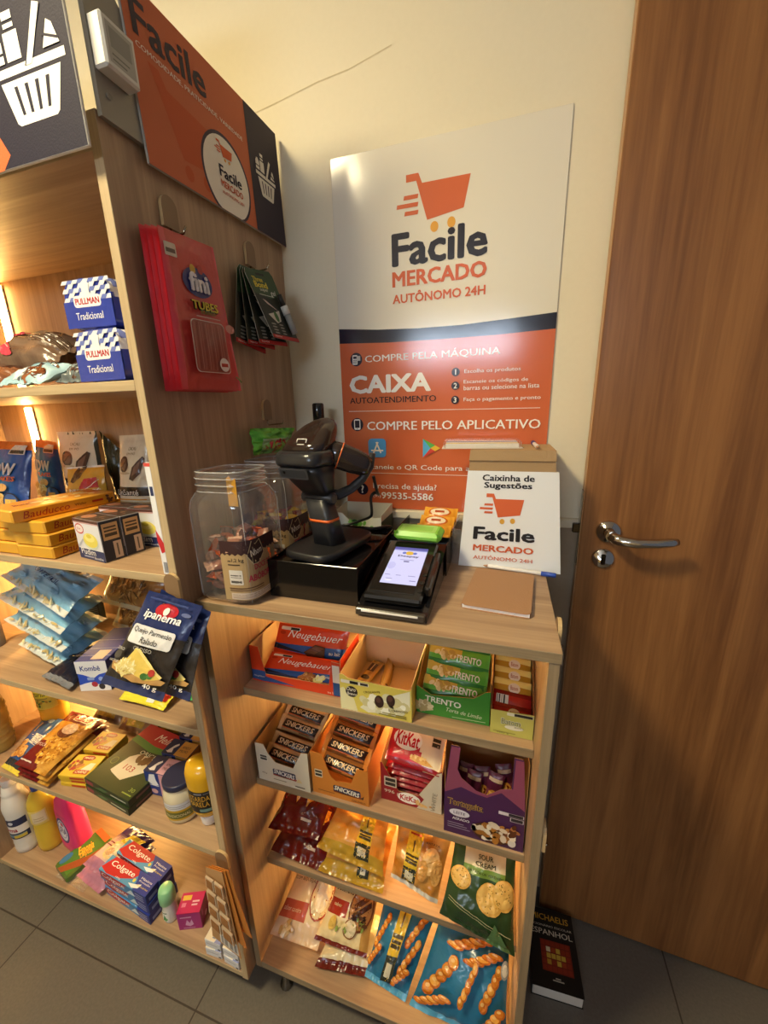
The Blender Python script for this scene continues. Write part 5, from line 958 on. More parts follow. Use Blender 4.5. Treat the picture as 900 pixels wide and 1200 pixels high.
def loaf(label, x0, x1, y0, y1, z, h, yaw=0., seed=1, loc=None):
    mb = MB(); w_ = x1 - x0; d = y1 - y0; n = 36; rings = []
    BLU, WH = '2f3f9c', 'd9dce6'
    prof = [(0, .9), (.012, .97), (.03, 1), (.12, 1.0), (d - .04, 1), (d - .015, .8), (d, .35)]
    m_ = 26
    def gcol(i, zz, x, y):
        if zz < .56: return BLU
        a = int(math.floor((x + zz * .06 + 1) / .021)); b_ = int(math.floor((y + zz * h * .9 + 1) / .021)); return (WH, '6a78bc', BLU)[(a % 2) + (b_ % 2)]
    def P(i, s_, y):
        a = 2 * PI * i / n; q = 5; k = (abs(math.cos(a)) ** q + abs(math.sin(a)) ** q) ** (-1 / q)
        wob = 1 + .03 * noise.noise(Vector((math.cos(a) * 2, y * 14, seed + math.sin(a) * 2)))
        zz = .5 + .5 * math.sin(a) * k * s_; sx = 1 - .13 * max(0, zz - .55) / .45
        return Vector((math.cos(a) * k * s_ * w_ / 2 * wob * sx, y, zz * h * (1 + .04 * noise.noise(Vector((math.cos(a) * 2, y * 9, seed + 4)))))), zz
    ys = []
    for (ya, sa), (yb, sb) in zip(prof, prof[1:]):
        for t in range(5): ys.append((ya + (yb - ya) * t / 5, sa + (sb - sa) * t / 5))
    ys.append(prof[-1])
    g = [[P(i, s_, y) for i in range(n)] for y, s_ in ys]; V = [[mb.vt(p[0]) for p in r] for r in g]
    for j in range(len(ys) - 1):
        for i in range(n): mb.face([V[j][i], V[j + 1][i], V[j + 1][(i + 1) % n], V[j][(i + 1) % n]], gcol(i, (g[j][i][1] + g[j][(i + 1) % n][1]) / 2, g[j][i][0].x, ys[j][0]), 0, True)
    mb.face(V[0], BLU); mb.face(list(reversed(V[-1])), BLU)
    S, W, H = plane((-w_ / 2 * .9, -.0006, h * .05), (w_ * .9, 0, 0), (0, 0, h * .9))
    art = []
    for i in range(9):
        for j in range(5):
            x = i / 9; zz = .55 + j * .09; x1_ = x + 1 / 9
            if (i + j) % 2 == 0 or i % 2: art.append(('Q', [(x, zz), (x1_, zz + .0), (min(1, x1_ + .05), min(.985, zz + .09)), (min(1, x + .05), min(.985, zz + .09))], WH if (i + j) % 2 == 0 else '6a78bc'))
    art += [('R', 0, 0, 1, .55, BLU), ('Q', [(.4, .55), (.6, .55), (.57, .78), (.6, .88), (.5, .97), (.4, .88), (.43, .78)], 'dfe1e8'), ('RR', .22, .42, .78, .66, .006, 'e6e4ea'), ('T', 'PULLMAN', .5, .54, .5, .13, 'b02a34', {'b': .05}), ('T', 'Tradicional', .5, .24, .56, .15, 'e6e8f0', {'b': .01})]
    mb.art(S, W, H, art, 0, 0, .0004, .00004)
    return mb.build('bread_loaf', 'film', None, label, 'bread', 'wrapped bread loaves', loc or ((x0 + x1) / 2, y0, z), (0, 0, D2R(yaw)))
loaf('blue gingham wrapped bread loaf at the bottom, standing on the highest shelf', -.184, -.057, 0, .2, T1 + e_, .093, -3)
loaf('blue gingham wrapped bread loaf stacked on top of another', -.205, -.085, .02, .2, T1 + .093, .088, 3, 3, (-.148, .022, T1 + .0945))
loaf('blue gingham wrapped bread loaf mostly hidden at the right, beside the panel', -.0475, -.02, .03, .2, T1 + e_, .09, 0, 5)
brn = lambda u, v, s: mixc('4f3a30', '7a6250', .5 + .9 * noise.noise(Vector((u * 5, v * 6, s)))) if v < .85 else 'c9c0ac'
bag('bread_bag', (-.55, .06, 1.632), (-.325, .06, 1.632), (-.325, .17, 1.69), (-.55, .17, 1.69), .085, brn, [('R', .62, .3, .94, .62, '5a463a')] + [('L', .63, .33 + .045 * i, .93, .33 + .045 * i, .0012, 'a08c78') for i in range(7)] + [('Q', [(.0, .5), (.12, .62), (.42, .2), (.5, .05), (.36, .05)], 'c23a50'), ('L', .05, .55, .42, .16, .0015, 'e0b0a8'), ('Q', [(.3, .5), (.42, .72), (.46, .62), (.37, .42)], 'c23a50'), ('E', .52, .74, .06, .12, 'a8967c')], 'film', 'clear brown wrapped dark bread with a red ribbon print lying on other bags, highest shelf', 'bread', None, .07, 101, .22, 'u', flat=.4)
ckc = lambda u, v, s: mixc('8fb4c4', 'b4d0da', .5 + noise.noise(Vector((u * 4, v * 4, s))))
cka = [('N', .5, .55, .42, .4, ['3a2a24', '5a3a28', '6a4a34'], 16, .009, 3, 2.5), ('N', .6, .25, .3, .2, ['6a3a20', '8a5230'], 8, .012, 4, 1.2), ('Q', [(.2, .3), (.42, .5), (.52, .2), (.36, .08)], 'dfe4e6'), ('L', .1, .2, .4, .75, .0015, '24282c'), ('L', .45, .2, .75, .7, .0015, '24282c'), ('L', .5, .75, .85, .6, .0015, '24282c')]
bag('cookie_bag', (-.415, .0, 1.588), (-.29, .002, 1.587), (-.275, .08, 1.628), (-.39, .09, 1.634), .035, ckc, cka, 'film', 'pale blue patterned cookie bag lying at the front of the highest shelf', 'cookie bag', None, .08, 103, .3)
bag('cookie_bag', (-.29, .03, 1.59), (-.195, .03, 1.59), (-.19, .1, 1.632), (-.28, .1, 1.634), .035, lambda u, v, s: mixc('4a5254', '7a868a', .5 + noise.noise(Vector((u * 4, v * 4, s)))), cka[:1] + cka[3:], 'film', 'grey blue cookie bag between the pale blue one and the bread', 'cookie bag', None, .08, 105, .3)
bag('snack_bag', (-.53, .0, 1.588), (-.425, .0, 1.588), (-.42, .09, 1.628), (-.53, .09, 1.63), .035, lambda u, v, s: mixc('6a4030', '8a5a3c', v) if u > .5 else 'c9683c', None, 'film', 'brown and orange packet at the far left of the highest shelf', 'packet', None, .08, 107, .25)
# ------------------------------------------------------------------ second bay
BW_ = '2a55a8'
nowc = lambda u, v, s: 'd9702a' if v > .9 else (mixc('2a4a9c', '2f86c4', math.exp(-((u - .35) ** 2 + (v - .55) ** 2) * 9)) if v > .06 else '2a3f84')
nowa = [('T', 'NOW', .42, .68, .74, .14, 'e6e6ea', {'b': .06}), ('T', 'FLAKES', .6, .57, .46, .055, 'd96a30', {'b': .05}), ('RR', .6, .85, .94, .96, .002, 'd8d4cc'), ('R', .62, .86, .92, .9, '3a3630'), ('T', 'BIG', .14, .81, .2, .06, 'dcdce4', {'b': .03}), ('Q', [(0, .06), (.0, .4), (.2, .46), (.55, .42), (.72, .3), (.78, .06)], 'cba05c'), ('N', .36, .24, .34, .18, ['e6cf98', 'd9b878', 'c08c48', 'f0e0b4', 'b5803c'], 90, .012, 5, 1.5), ('E', .62, .47, .12, .045, 'd8a868'), ('C', .78, .32, .022, '2b2b3c'), ('C', .78, .32, .019, '3a5a9c'), ('R', .68, .29, .88, .34, 'd9b45a')]
bag('cereal_bag', (-.775, .1, 1.24), (-.612, .1, 1.24), (-.598, .15, 1.462), (-.75, .15, 1.466), .045, nowc, nowa, 'film', 'blue cereal flakes bag with orange top standing at the left of the second shelf', 'cereal bag', 'blue cereal bags', .05, 111, .16)
bag('cereal_bag', (-.75, .22, 1.24), (-.635, .22, 1.24), (-.645, .237, 1.455), (-.73, .237, 1.464), .04, nowc, nowa, 'film', 'blue cereal flakes bag behind, partly hidden by the cream cocoa bag', 'cereal bag', 'blue cereal bags', .05, 113, .16)
crc = lambda u, v, s: ('3a3826' if s < 0 or u > .97 else ('2a2420' if .36 < v < .47 else ('b89a70' if v < .32 else 'd8ccb0')))
def crart(): return [('E', .34, .7, .15, .085, '4a2c20'), ('E', .34, .7, .11, .06, '6a4636'), ('L', .26, .66, .42, .74, .0015, '3a2018'), ('E', .36, .61, .18, .014, 'b5a688'), ('Q', [(.52, .55), (.6, .67), (.84, .78), (.9, .76), (.8, .61), (.62, .53)], '4a2c20'), ('Q', [(.58, .58), (.65, .67), (.82, .74), (.74, .62)], '7a5646'), ('T', 'CACAU', .56, .86, .24, .035, '7a6848', {}), ('T', 'EM PÓ', .56, .81, .24, .03, '7a6848', {}), ('T', 'LinSanté', .46, .415, .6, .06, 'dcd8cc', {'b': .02}), ('L', .1, .34, .9, .34, .003, 'c98a34'), ('T', '100%', .4, .22, .22, .035, '5a4a34', {})]
bag('cocoa_bag', (-.655, .24, 1.24), (-.495, .24, 1.24), (-.499, .247, 1.484), (-.65, .247, 1.483), .05, crc, crart(), 'film', 'cream cocoa bag with two bean pictures, left of the dark gap on the second shelf', 'cocoa bag', 'cream cocoa bags', .05, 115, .1)
bag('cocoa_bag', (-.49, .262, 1.24), (-.42, .262, 1.24), (-.45, .27, 1.43), (-.517, .27, 1.484), .03, '3a3a28', None, 'film', 'dark olive back of a cocoa bag leaning behind the cream one', 'cocoa bag', None, .05, 117, .2)
bag('cocoa_bag', (-.372, .168, 1.24), (-.245, .168, 1.24), (-.244, .19, 1.478), (-.345, .19, 1.475), .05, crc, crart(), 'film', 'cream cocoa bag with two bean pictures next to the white box at right', 'cocoa bag', 'cream cocoa bags', .05, 119, .1)
bag('coffee_bag', (-.605, .198, 1.245), (-.44, .198, 1.245), (-.441, .207, 1.398), (-.583, .207, 1.388), .04, lambda u, v, s: 'e0dcd2' if v > .96 else 'c99a34', [('Q', [(.2, .72), (.36, .98), (.58, 1.0), (.5, .8), (.3, .7)], '4a2e1a'), ('Q', [(.5, .6), (.6, .78), (.86, .8), (.9, .62)], 'b02430'), ('L', .62, .58, .9, .76, .002, 'e9d9c8'), ('T', 'NESCAFÉ', .58, .57, .72, .08, 'efe9dc', {'b': .03})], 'film', 'golden coffee bag leaning behind the orange wafer boxes', 'coffee bag', None, .04, 121, .2)
def wafer(i, loc, yaw, label):
    t = 'e0982a'
    mb = carton_mb(.104, .21, .0275, {'*': 'd8941f', 'T': t, 'F': 'dba22c', 'E': 'e3a63a'}, {'R': [('T', 'Bauducco', .3, .5, .42, .55, 'a8301c', {'sh': .25, 'b': .0}), ('T', 'Wafer', .62, .5, .12, .22, '6a3a14', {}), ('R', .74, .4, .86, .58, 'b5341c'), ('N', .93, .5, .03, .3, ['4a2410', '6a3a1c'], 8, .005, 2)], 'T': [('N', .5, .6, .3, .3, ['e9b850', 'c97a1c', 'f0d08a'], 20, .012, 3), ('T', 'Bauducco', .5, .3, .7, .1, 'a8301c', {'sh': .25, 'b': .0, 'r': 90, 'm': 1})]}, .003)
    return mb.build('wafer_box', 'gloss', None, label, 'wafer box', 'orange wafer boxes', loc, (0, 0, D2R(yaw)))
z = T2 + e_
wafer(0, (-.384, -.026, z), 2, 'orange wafer box at the bottom of the right column of the stack')
wafer(1, (-.386, -.026, z + .028), 1, 'orange wafer box second from the bottom in the right column of the stack')
wafer(2, (-.392, -.027, z + .056), 4, 'orange wafer box third from the bottom in the right column of the stack')
wafer(3, (-.432, -.047, z + .084), -6, 'orange wafer box lying askew on top of the whole stack')
for k in range(3): wafer(4 + k, (-.497, -.022 + .004 * k, z + .028 * k), 1 - k, 'orange wafer box in the left column of the stack, %s from the bottom' % ['first', 'second', 'third'][k])
def pudim(loc, yaw, label, w_=.092, d=.042):
    return carton('pudding_box', w_, d, .088, {'*': '262a44', 'T': '3a2c28', 'R': '1f2030', 'F': 'dcdde4', 'E': '8c8a90'},
        {'F': [('R', 0, 0, 1, .26, '25325e'), ('R', 0, .9, 1, 1, 'c9a0a0'), ('R', 0, .93, 1, 1, '5a3a34'), ('E', .22, .76, .17, .13, 'c2363c'), ('E', .22, .76, .145, .1, 'e8dede'), ('T', 'Dr.', .22, .76, .18, .06, 'b02a30', {}), ('E', .58, .46, .3, .2, 'c9d4c8'), ('E', .58, .5, .28, .18, 'e0d25e'), ('E', .56, .56, .2, .1, 'ece08a'), ('E', .55, .6, .1, .05, 'd8c84a'), ('Q', [(.02, .3), (.28, .52), (.3, .48), (.1, .3)], 'b0b4c0'), ('T', 'Pudim', .4, .2, .56, .15, 'f0f0f4', {'b': .01}), ('R', .2, .06, .58, .09, 'aab0c8'), ('T', 'Baunilha', .78, .07, .34, .06, 'e8e8ee', {})],
         'R': [('R', .12, .52, .86, .92, 'c9a070'), ('R', .2, .6, .78, .68, '4a3a2c'), ('R', .2, .72, .78, .76, '4a3a2c'), ('R', .2, .8, .78, .84, '4a3a2c'), ('R', .5, .04, .88, .46, 'c9b09a'), ('R', .64, .1, .72, .4, '6a5a50')],
         'T': [('E', .25, .5, .2, .3, 'a06a52'), ('N', .6, .5, .3, .3, ['7a5a48', '5a4038'], 8, .006, 3)]}, loc, D2R(yaw), label, 'pudding box', 'pudding powder boxes')
pudim((-.247, -.004, T2 + e_), -9, 'white and navy pudding powder box in front, picture of yellow cream')
pudim((-.2405, .039, T2 + e_), -9, 'white and navy pudding powder box directly behind the front one', )
pudim((-.205, .094, T2 + e_), 2, 'white and navy pudding powder box in the rear row beside the white box', .088)
pudim((-.296, .098, T2 + e_), 2, 'white and navy pudding powder box in the rear row behind the front pair', .088)
carton('flat_box', .014, .17, .212, {'*': 'd9dadc', 'L': 'dcdde0', 'F': 'e3e4e8', 'E': 'd8d8dc'}, {'F': [('R', 0, .97, 1, 1, 'c84a40'), ('R', .3, .72, .8, .8, '2a3560'), ('Q', [(0, .42), (1, .3), (1, .22), (.4, .2), (0, .32)], 'c02a34'), ('R', .35, .02, .9, .12, '8a8c94')], 'L': [('R', 0, .3, .4, .5, 'c02a34')]}, (-.0275, -.027, T2 + e_), 0, 'thin white box with red flash standing against the right panel', 'box')
# ------------------------------------------------------------------ third bay
blc = lambda u, v, s: 'cfd4d4' if (v < .12 or v > .9) else mixc('6fa8cf', '9cc8e2', .5 + .8 * noise.noise(Vector((u * 4, v * 5, s * 3))))
def blart(k): return [('T', '500g', .16, .72, .2, .12, '2a3a6a', {'sh': .2}), ('T', 'CORTE FÁCIL', .55, .5, .42, .13, '2f4f86', {'r': -4, 'm': 1})] + [('E', .12 + .13 * i, .3 + .35 * ((i + k) % 2), .045, .08, '8fbfe0') for i in range(7)] + [('E', .12 + .13 * i, .3 + .35 * ((i + k) % 2), .03, .05, '7fb2d8') for i in range(7)] + [('N', .5, .08, .45, .03, ['c9b27a', 'd8cfa8', 'bfae84'], 24, .008, k, 3)]
L_ = ['lowest', 'second from the bottom', 'third from the bottom', 'topmost']
for k, q in enumerate((((-.725, .062, .9), (-.515, .03, .89), (-.5, .16, .915), (-.73, .19, .93)), ((-.765, .066, .975), (-.475, .022, .945), (-.475, .15, .97), (-.745, .18, 1.0)), ((-.77, .066, 1.045), (-.445, .012, 1.01), (-.44, .13, 1.045), (-.74, .165, 1.075)), ((-.705, .06, 1.115), (-.405, .006, 1.065), (-.395, .11, 1.115), (-.66, .14, 1.15)))):
    bag('pasta_bag', q[0], q[1], q[2], q[3], .062, blc, blart(k), 'film', 'pale blue pasta bag, %s of the blue stack' % L_[k], 'pasta bag', 'pale blue pasta bags', .12, 131 + k, .3, flat=.55)
noo = lambda u, v, s: 'b9a888' if v > .86 or v < .08 else ('8f9a9c' if u < .12 else mixc('6a4420', 'b58040', .5 + noise.noise(Vector((u * 6, v * 6, 1)))))
nooa = [('N', .45, .45, .32, .3, ['c08c48', 'a06c30', '7a4c20', 'd8a868', '5a3818'], 90, .016, 7, 5), ('Q', [(.62, .78), (.98, .84), (.98, .98), (.6, .94)], 'c9c2b4'), ('T', 'DONA', .74, .93, .16, .06, '2a2a34', {'b': .03}), ('T', 'BENTA', .76, .87, .2, .06, '2a2a34', {'b': .03}), ('E', .42, .8, .09, .08, 'a8462c')]
bag('noodle_bag', (-.545, .205, .905), (-.33, .19, .905), (-.345, .265, 1.0), (-.55, .272, 1.0), .045, noo, nooa[:1] + nooa[4:], 'film', 'clear bag of brown noodle nests, lower of two beside the blue stack', 'noodle bag', 'noodle bags', .08, 141, .22)
bag('noodle_bag', (-.56, .2, .985), (-.32, .175, .985), (-.315, .262, 1.095), (-.565, .27, 1.095), .05, noo, nooa, 'film', 'clear bag of brown noodle nests, upper of two beside the blue stack', 'noodle bag', 'noodle bags', .08, 143, .22)
bag('foil_packet', (-.525, -.006, .89), (-.405, -.022, .888), (-.455, .15, .89), (-.545, .12, .89), .03, lambda u, v, s: '7a7c84' if v < .08 else ('181a2c' if v < .5 else mixc('1e2034', '3a2c22', v)), [('Q', [(.05, .55), (.2, .95), (.26, .95), (.12, .5)], 'b58a4c'), ('Q', [(.0, .6), (.16, .98), (.2, .96), (.06, .55)], '8a2c34'), ('L', .4, .5, .5, .9, .001, 'c9c9cc')], 'film', 'black glossy packet with silver end lying left of the small blue box', 'packet', None, .07, 145, .3)
carton('stock_box', .074, .15, .082, {'*': '27368c', 'T': '232f7c', 'F': '2d50c4', 'E': '2a3c98'}, {'F': [('Q', [(0, 1), (1, 1), (1, .62), (.7, .55), (.5, .42), (.2, .55), (0, .6)], 'dfe2ea'), ('T', 'Kombê', .46, .76, .64, .17, '2a3c8c', {'b': .03}), ('RR', .3, .36, .52, .46, .002, '8fa8e0'), ('C', .74, .4, .006, '8fa8e0'), ('Q', [(0, 0), (1, 0), (1, .18), (.6, .22), (.4, .3), (.2, .26), (0, .2)], 'dfe2ea'), ('E', .5, .22, .1, .09, 'a83040'), ('E', .72, .14, .1, .1, '2a2c34')],
        'T': [('L', 0, .15, 1, .15, .001, 'c9cce0'), ('L', 0, .35, 1, .35, .001, 'c9cce0'), ('L', 0, .6, 1, .6, .001, 'c9cce0'), ('R', .45, .05, .85, .3, 'd8b8a0')]}, (-.352, .004, T3 + e_), D2R(19), 'small navy and white box in front of the noodle bags', 'box')
bag('snack_packet', (-.258, -.012, .884), (-.128, -.012, .883), (-.128, .05, .905), (-.255, .03, .905), .02, lambda u, v, s: 'e0d23a' if u > .05 else 'cfc43a', [('Q', [(.3, .5), (.5, .9), (.7, .85), (.6, .3)], 'c8402c'), ('R', .6, .1, .75, .3, 'e6e2dc'), ('E', .9, .5, .06, .25, 'b5341c')], 'film', 'small yellow packet lying under the cheese packets', 'packet', None, .08, 147, .35, 'u')
bag('snack_packet', (-.115, .03, .884), (-.03, .03, .884), (-.03, .1, .95), (-.11, .1, .95), .02, lambda u, v, s: '2c8a44' if v < .35 else ('d9d4cc' if v < .42 else 'b02430'), None, 'film', 'small red and green packet in the right corner under the cheese packets', 'packet', None, .06, 149, .25)
# far left of the third bay
def tub(name, label, prof, col, loc, mat='plastic', cat='tub', lbl=None):
    e = empty(name, loc, label, cat); mb = MB(); mb.lathe(prof, 28, col, capt=True); mb.build('body', mat, e)
    if lbl: wrap_label('label', e, prof_r(prof), *lbl)
    return e
bag('sauce_pouch', (-.845, .14, .878), (-.775, .14, .878), (-.765, .165, 1.05), (-.835, .165, 1.055), .035, lambda u, v, s: '6a2a26' if v > .25 else '8a8078', [('N', .5, .7, .4, .22, ['8a4434', 'a86a4c', '4a1c18'], 30, .012, 5), ('Q', [(.6, .5), (.95, .62), (.9, .82), (.7, .78)], 'cfd0b8'), ('RR', .3, .34, .75, .42, .002, 'd8b46a'), ('R', .35, .27, .7, .32, 'a8c08a'), ('R', .1, .5, .3, .53, 'd8d4cc'), ('R', .1, .45, .3, .48, 'd8d4cc')], 'film', 'dark red food pouch standing at the left of the third shelf', 'pouch', None, .05, 151, .2)
tub('grey_tin', 'dark grey printed tin at the far left of the third shelf', [(.034, 0), (.0345, .003), (.0345, .15), (.033, .153), (.03, .15)], '8c8488', (-.85, .06, T3 + e_), 'gloss', 'tin', (.01, .14, -140, -10, 'a39a98', [('R', 0, 0, 1, .45, '3a3c3e')] + [('L', .05, .05 + .05 * i, .95, .08 + .05 * i, .0015, '8a8c8c') for i in range(8)] + [('R', .3, .6, .7, .75, '6a5a80')]))
tub('small_tin', 'small blue grey ribbed tin behind the red pouch', [(.024, 0), (.025, .003), (.026, .075), (.025, .078), (.022, .076)], '6f7c84', (-.68, .255, T3 + e_), 'gloss', 'tin', (.01, .065, -150, -10, '4a525a', [('L', .05, .1 + .12 * i, .95, .1 + .12 * i, .002, '98a2a8') for i in range(7)]))
# ------------------------------------------------------------------ fourth bay
def oil(label, loc, lab=True, group='cooking oil bottles'):
    e = empty('oil_bottle', loc, label, 'oil bottle', group)
    P = [(.03, 0), (.038, .004), (.04, .015), (.039, .05), (.0405, .07), (.039, .09), (.0405, .11), (.038, .16), (.03, .2), (.016, .235), (.0135, .25), (.0135, .262)]
    mb = MB(); mb.lathe(P, 30, 'd9c27a', capt=True); mb.build('bottle_body', 'amber' if not lab else 'oil', e)
    mb = MB(); mb.lathe([(.0155, .255), (.0155, .285), (.014, .287)], 20, 'd8b02c', capt=True); mb.build('cap', 'plastic', e)
    if lab: wrap_label('label', e, prof_r(P), .065, .155, -170, -10, 'd9c34a', [('R', 0, .8, 1, 1, 'b8cfd6'), ('Q', [(.1, .5), (.3, .86), (.7, .9), (.9, .5)], 'e9dc3c'), ('T', 'Leguria', .5, .62, .55, .26, '2a4a2c', {'sh': .3, 'b': .0}), ('R', .2, .42, .8, .46, '8a8a3a'), ('N', .5, .25, .4, .12, ['7a9a3a', 'b58a2a', '4a6a2c'], 20, .005, 3)])
    else:
        mb = MB()
        for k in range(6): mb.lathe([(.0395, .03 + .022 * k), (.0415, .036 + .022 * k), (.0395, .042 + .022 * k)], 30, 'cdb87c', capb=False)
        mb.build('ribs', 'amber', e)
    return e
oil('pale yellow ribbed oil bottle at the front left edge of the fourth shelf', (-.9, .03, T4 + e_), False, None)
oil('golden cooking oil bottle with a yellow label behind the blue bag', (-.86, .17, T4 + e_), True, None)
manc = lambda u, v, s: 'cfc04a' if v < .06 else ('2a2c34' if v < .16 else '2f4f8c')
bag('snack_bag', (-.80, -.022, .532), (-.715, -.03, .53), (-.80, .155, .54), (-.88, .15, .54), .03, manc, [('T', 'Manteiga', .72, .52, .42, .34, 'e9e4dc', {'r': 90, 'b': .03, 'm': 1}), ('N', .3, .3, .26, .14, ['c99a5a', 'e0bc80', 'a8743a'], 14, .014, 4), ('R', .3, .62, .34, .82, 'd9c43a'), ('C', .6, .9, .012, '8a9ab8')], 'film', 'blue snack bag lying at the left of the fourth shelf', 'snack bag', None, .05, 161, .2)
pcc = lambda u, v, s: '6a1a1e' if (v > .78 or (v < .42 and u < .62 - (v - .1) * .6)) else mixc('b07a2c', 'd8a850', .5 + noise.noise(Vector((u * 7, v * 9, s))))
pca = [('N', .62, .42, .34, .34, ['d9a848', 'b8802c', 'e6c070', '9a6420', 'c89438'], 170, .0055, 5, 1.3), ('RR', .3, .82, .8, .95, .006, 'd8b8a8'), ('RR', .33, .835, .77, .935, .005, 'a83028'), ('T', 'Sinhá', .55, .885, .36, .07, 'ecdccc', {'sh': .3}), ('E', .5, .6, .2, .11, '6a3a28'), ('E', .52, .66, .19, .1, 'd8c4b8'), ('N', .52, .67, .15, .08, ['ece0d8', 'd0b8ac'], 30, .006, 3), ('T', 'YOKI', .2, .5, .22, .06, 'd8a030', {'r': 25, 'b': .05, 'm': 1}), ('T', 'PIPOCA', .26, .32, .3, .05, 'e0c8c0', {'r': 0}), ('R', .1, .06, .45, .075, 'd8c8c0')]
for k in range(3):
    dz = .019 * k; sh = .006 * (k % 2)
    bag('popcorn_bag', (-.72 + sh, -.026, .533 + dz), (-.592 + sh, -.03, .533 + dz), (-.61 + sh, .165, .536 + dz), (-.765 + sh, .165, .536 + dz), .024, pcc, pca if k == 2 else [('N', .8, .3, .16, .25, ['d9a848', 'b8802c', 'e6c070'], 60, .0055, 5, 1.3)], 'film', ['dark red popcorn corn bag, bottom of the pile on the fourth shelf', 'dark red popcorn corn bag, middle of the pile on the fourth shelf', 'dark red popcorn corn bag on top of the pile with a wooden scoop picture'][k], 'popcorn bag', 'popcorn corn bags', .05, 165 + k, .18, flat=.35)
def maggi(loc, yaw, label, front=False):
    return carton('stock_cube_box', .088, .07, .0125, {'*': 'd8b42c', 'T': 'd9b83c', 'E': 'cfae2c'}, {'T': [('E', .5, .84, .22, .12, 'a8301c'), ('T', 'MAGGI', .5, .84, .3, .09, 'f0e6c8', {'b': .04}), ('N', .3, .5, .22, .18, ['c9844a', 'e6c48a', '8a5a2c', 'b5463a'], 22, .007, 3), ('Q', [(.56, .3), (.72, .62), (.9, .62), (.92, .3)], 'ece2c4'), ('R', .42, .12, .9, .3, 'b8381c'), ('T', 'CARNE', .66, .21, .4, .11, 'f2e6c4', {'b': .03})], 'F': [('R', .4, .2, .9, .7, 'b8381c')]}, loc, D2R(yaw), label, 'stock cube box', 'yellow stock cube boxes')
for k in range(3):
    maggi((-.527, -.004 + .002 * (k % 2), T4 + e_ + .0128 * k), 9 + k, 'yellow stock cube box in the front pile, %s' % ['bottom', 'middle', 'top'][k]); maggi((-.545, .076 + .002 * (k % 2), T4 + e_ + .0128 * k), 9 - k, 'yellow stock cube box in the rear pile, %s' % ['bottom', 'middle', 'top'][k])
GRF = [('Q', [(0, .68), (1, .68), (1, 1), (0, 1)], 'b0222c'), ('Q', [(0, .68), (0, .78), (.5, .72), (1, .74), (1, .66), (.5, .62)], '4f8a3c'), ('T', 'Melitta', .62, .86, .5, .12, 'ecdcd4', {'sh': .3}), ('T', 'ORIGINAL', .66, .58, .56, .06, 'e2e6d0', {'b': .01}), ('Q', [(.24, .22), (.3, .2), (.48, .17), (.56, .16), (.86, .42), (.84, .5), (.66, .56), (.4, .54), (.3, .46)], 'd9cdb4'), ('N', .62, .5, .16, .035, ['8a6434', '6a4a24'], 12, .012, 3), ('T', '103', .5, .33, .2, .08, 'a83430', {}), ('C', .14, .34, .011, '7a8a4a'), ('C', .14, .34, .0095, '2a3a1c'), ('T', '30', .9, .12, .1, .05, '8aa04a', {}), ('R', .78, .05, .97, .065, '8aa04a')]
for k in range(2):
    carton('filter_box', .182, .2, .0215, {'*': '22301c', 'T': '2a3a1a', 'F': '24321f', 'R': '1e261c', 'E': '26341e'}, {'T': GRF, 'F': [('R', .04, .2, .2, .8, '8a3444'), ('Q', [(.22, .15), (.4, .8), (.55, .7), (.45, .2)], '3f6a44'), ('R', .6, .4, .94, .6, 'b8c0a8')], 'R': [('R', .1, .3, .5, .6, '6a4a44'), ('R', .6, .3, .9, .6, '9a9a8c')]}, (-.395, -.012 + .003 * k, T4 + e_ + .022 * k), D2R(-7 + k), ['dark green coffee filter box underneath its twin on the fourth shelf', 'dark green coffee filter box on top with a paper filter picture'][k], 'filter box', 'dark green coffee filter boxes')
def starch(loc, yaw, label, c):
    return carton('starch_box', .088, .05, .078, {'*': '232c5c', 'T': c, 'F': '2a3c86', 'R': mixc(c, '8a5a2a', .5), 'E': '2a3468'}, {'F': [('Q', [(.1, .55), (.2, .9), (.4, .95), (.42, .7), (.5, .5), (.3, .45)], 'dfe2ea'), ('R', .1, .44, .5, .47, 'dfe2ea'), ('E', .3, .2, .12, .1, 'c9a0a0'), ('R', .55, 0, 1, 1, c), ('R', .62, .3, .95, .34, '4a4a5c')], 'T': [('R', 0, 0, .46, 1, '252b50'), ('Q', [(.08, .2), (.14, .2), (.24, .6), (.34, .75), (.38, .65), (.28, .4), (.34, .15), (.2, .1)], 'e2dcd8'), ('T', 'AMIDO', .7, .6, .3, .16, '5a3a3a', {}), ('T', 'MILHO', .7, .36, .3, .16, '5a3a3a', {})]}, loc, D2R(yaw), label, 'starch box', 'corn starch boxes')
starch((-.268, .042, T4 + e_), 2, 'navy and pink starch box in front of the orange ones', 'c99aa8'); starch((-.268, .1, T4 + e_), 1, 'navy and orange starch box directly behind the pink one', 'd8a04a'); starch((-.262, .158, T4 + e_), 1, 'navy and orange starch box at the rear, behind the first orange one', 'd8a04a')
def mayo(label, loc):
    e = empty('mayonnaise_jar', loc, label, 'jar'); P = [(.034, 0), (.041, .004), (.043, .015), (.043, .07), (.04, .088), (.035, .098), (.035, .1)]
    mb = MB(); mb.lathe(P, 32, 'dcd2b4'); mb.build('jar_body', 'gloss', e)
    mb = MB(); mb.lathe([(.0385, .1), (.0395, .101), (.0395, .1145), (.0375, .1165)], 36, '2b2f4c', capb=True, capt=True); mb.build('lid', 'plastic', e, 'dark navy screw lid')
    wrap_label('label', e, prof_r(P), .016, .068, -165, -5, 'c9a22e', [('R', 0, .62, 1, 1, 'd4d6dc'), ('R', .1, .82, .9, .85, '8a8c98'), ('R', .1, .72, .8, .75, '8a8c98'), ('E', .02, .6, .1, .34, '2f4486'), ('R', .3, .12, .95, .5, '6a6a2c'), ('T', 'TRADICIONAL', .62, .3, .5, .16, 'd8cfa8', {}), ('E', .14, .14, .06, .14, '2f4486')])
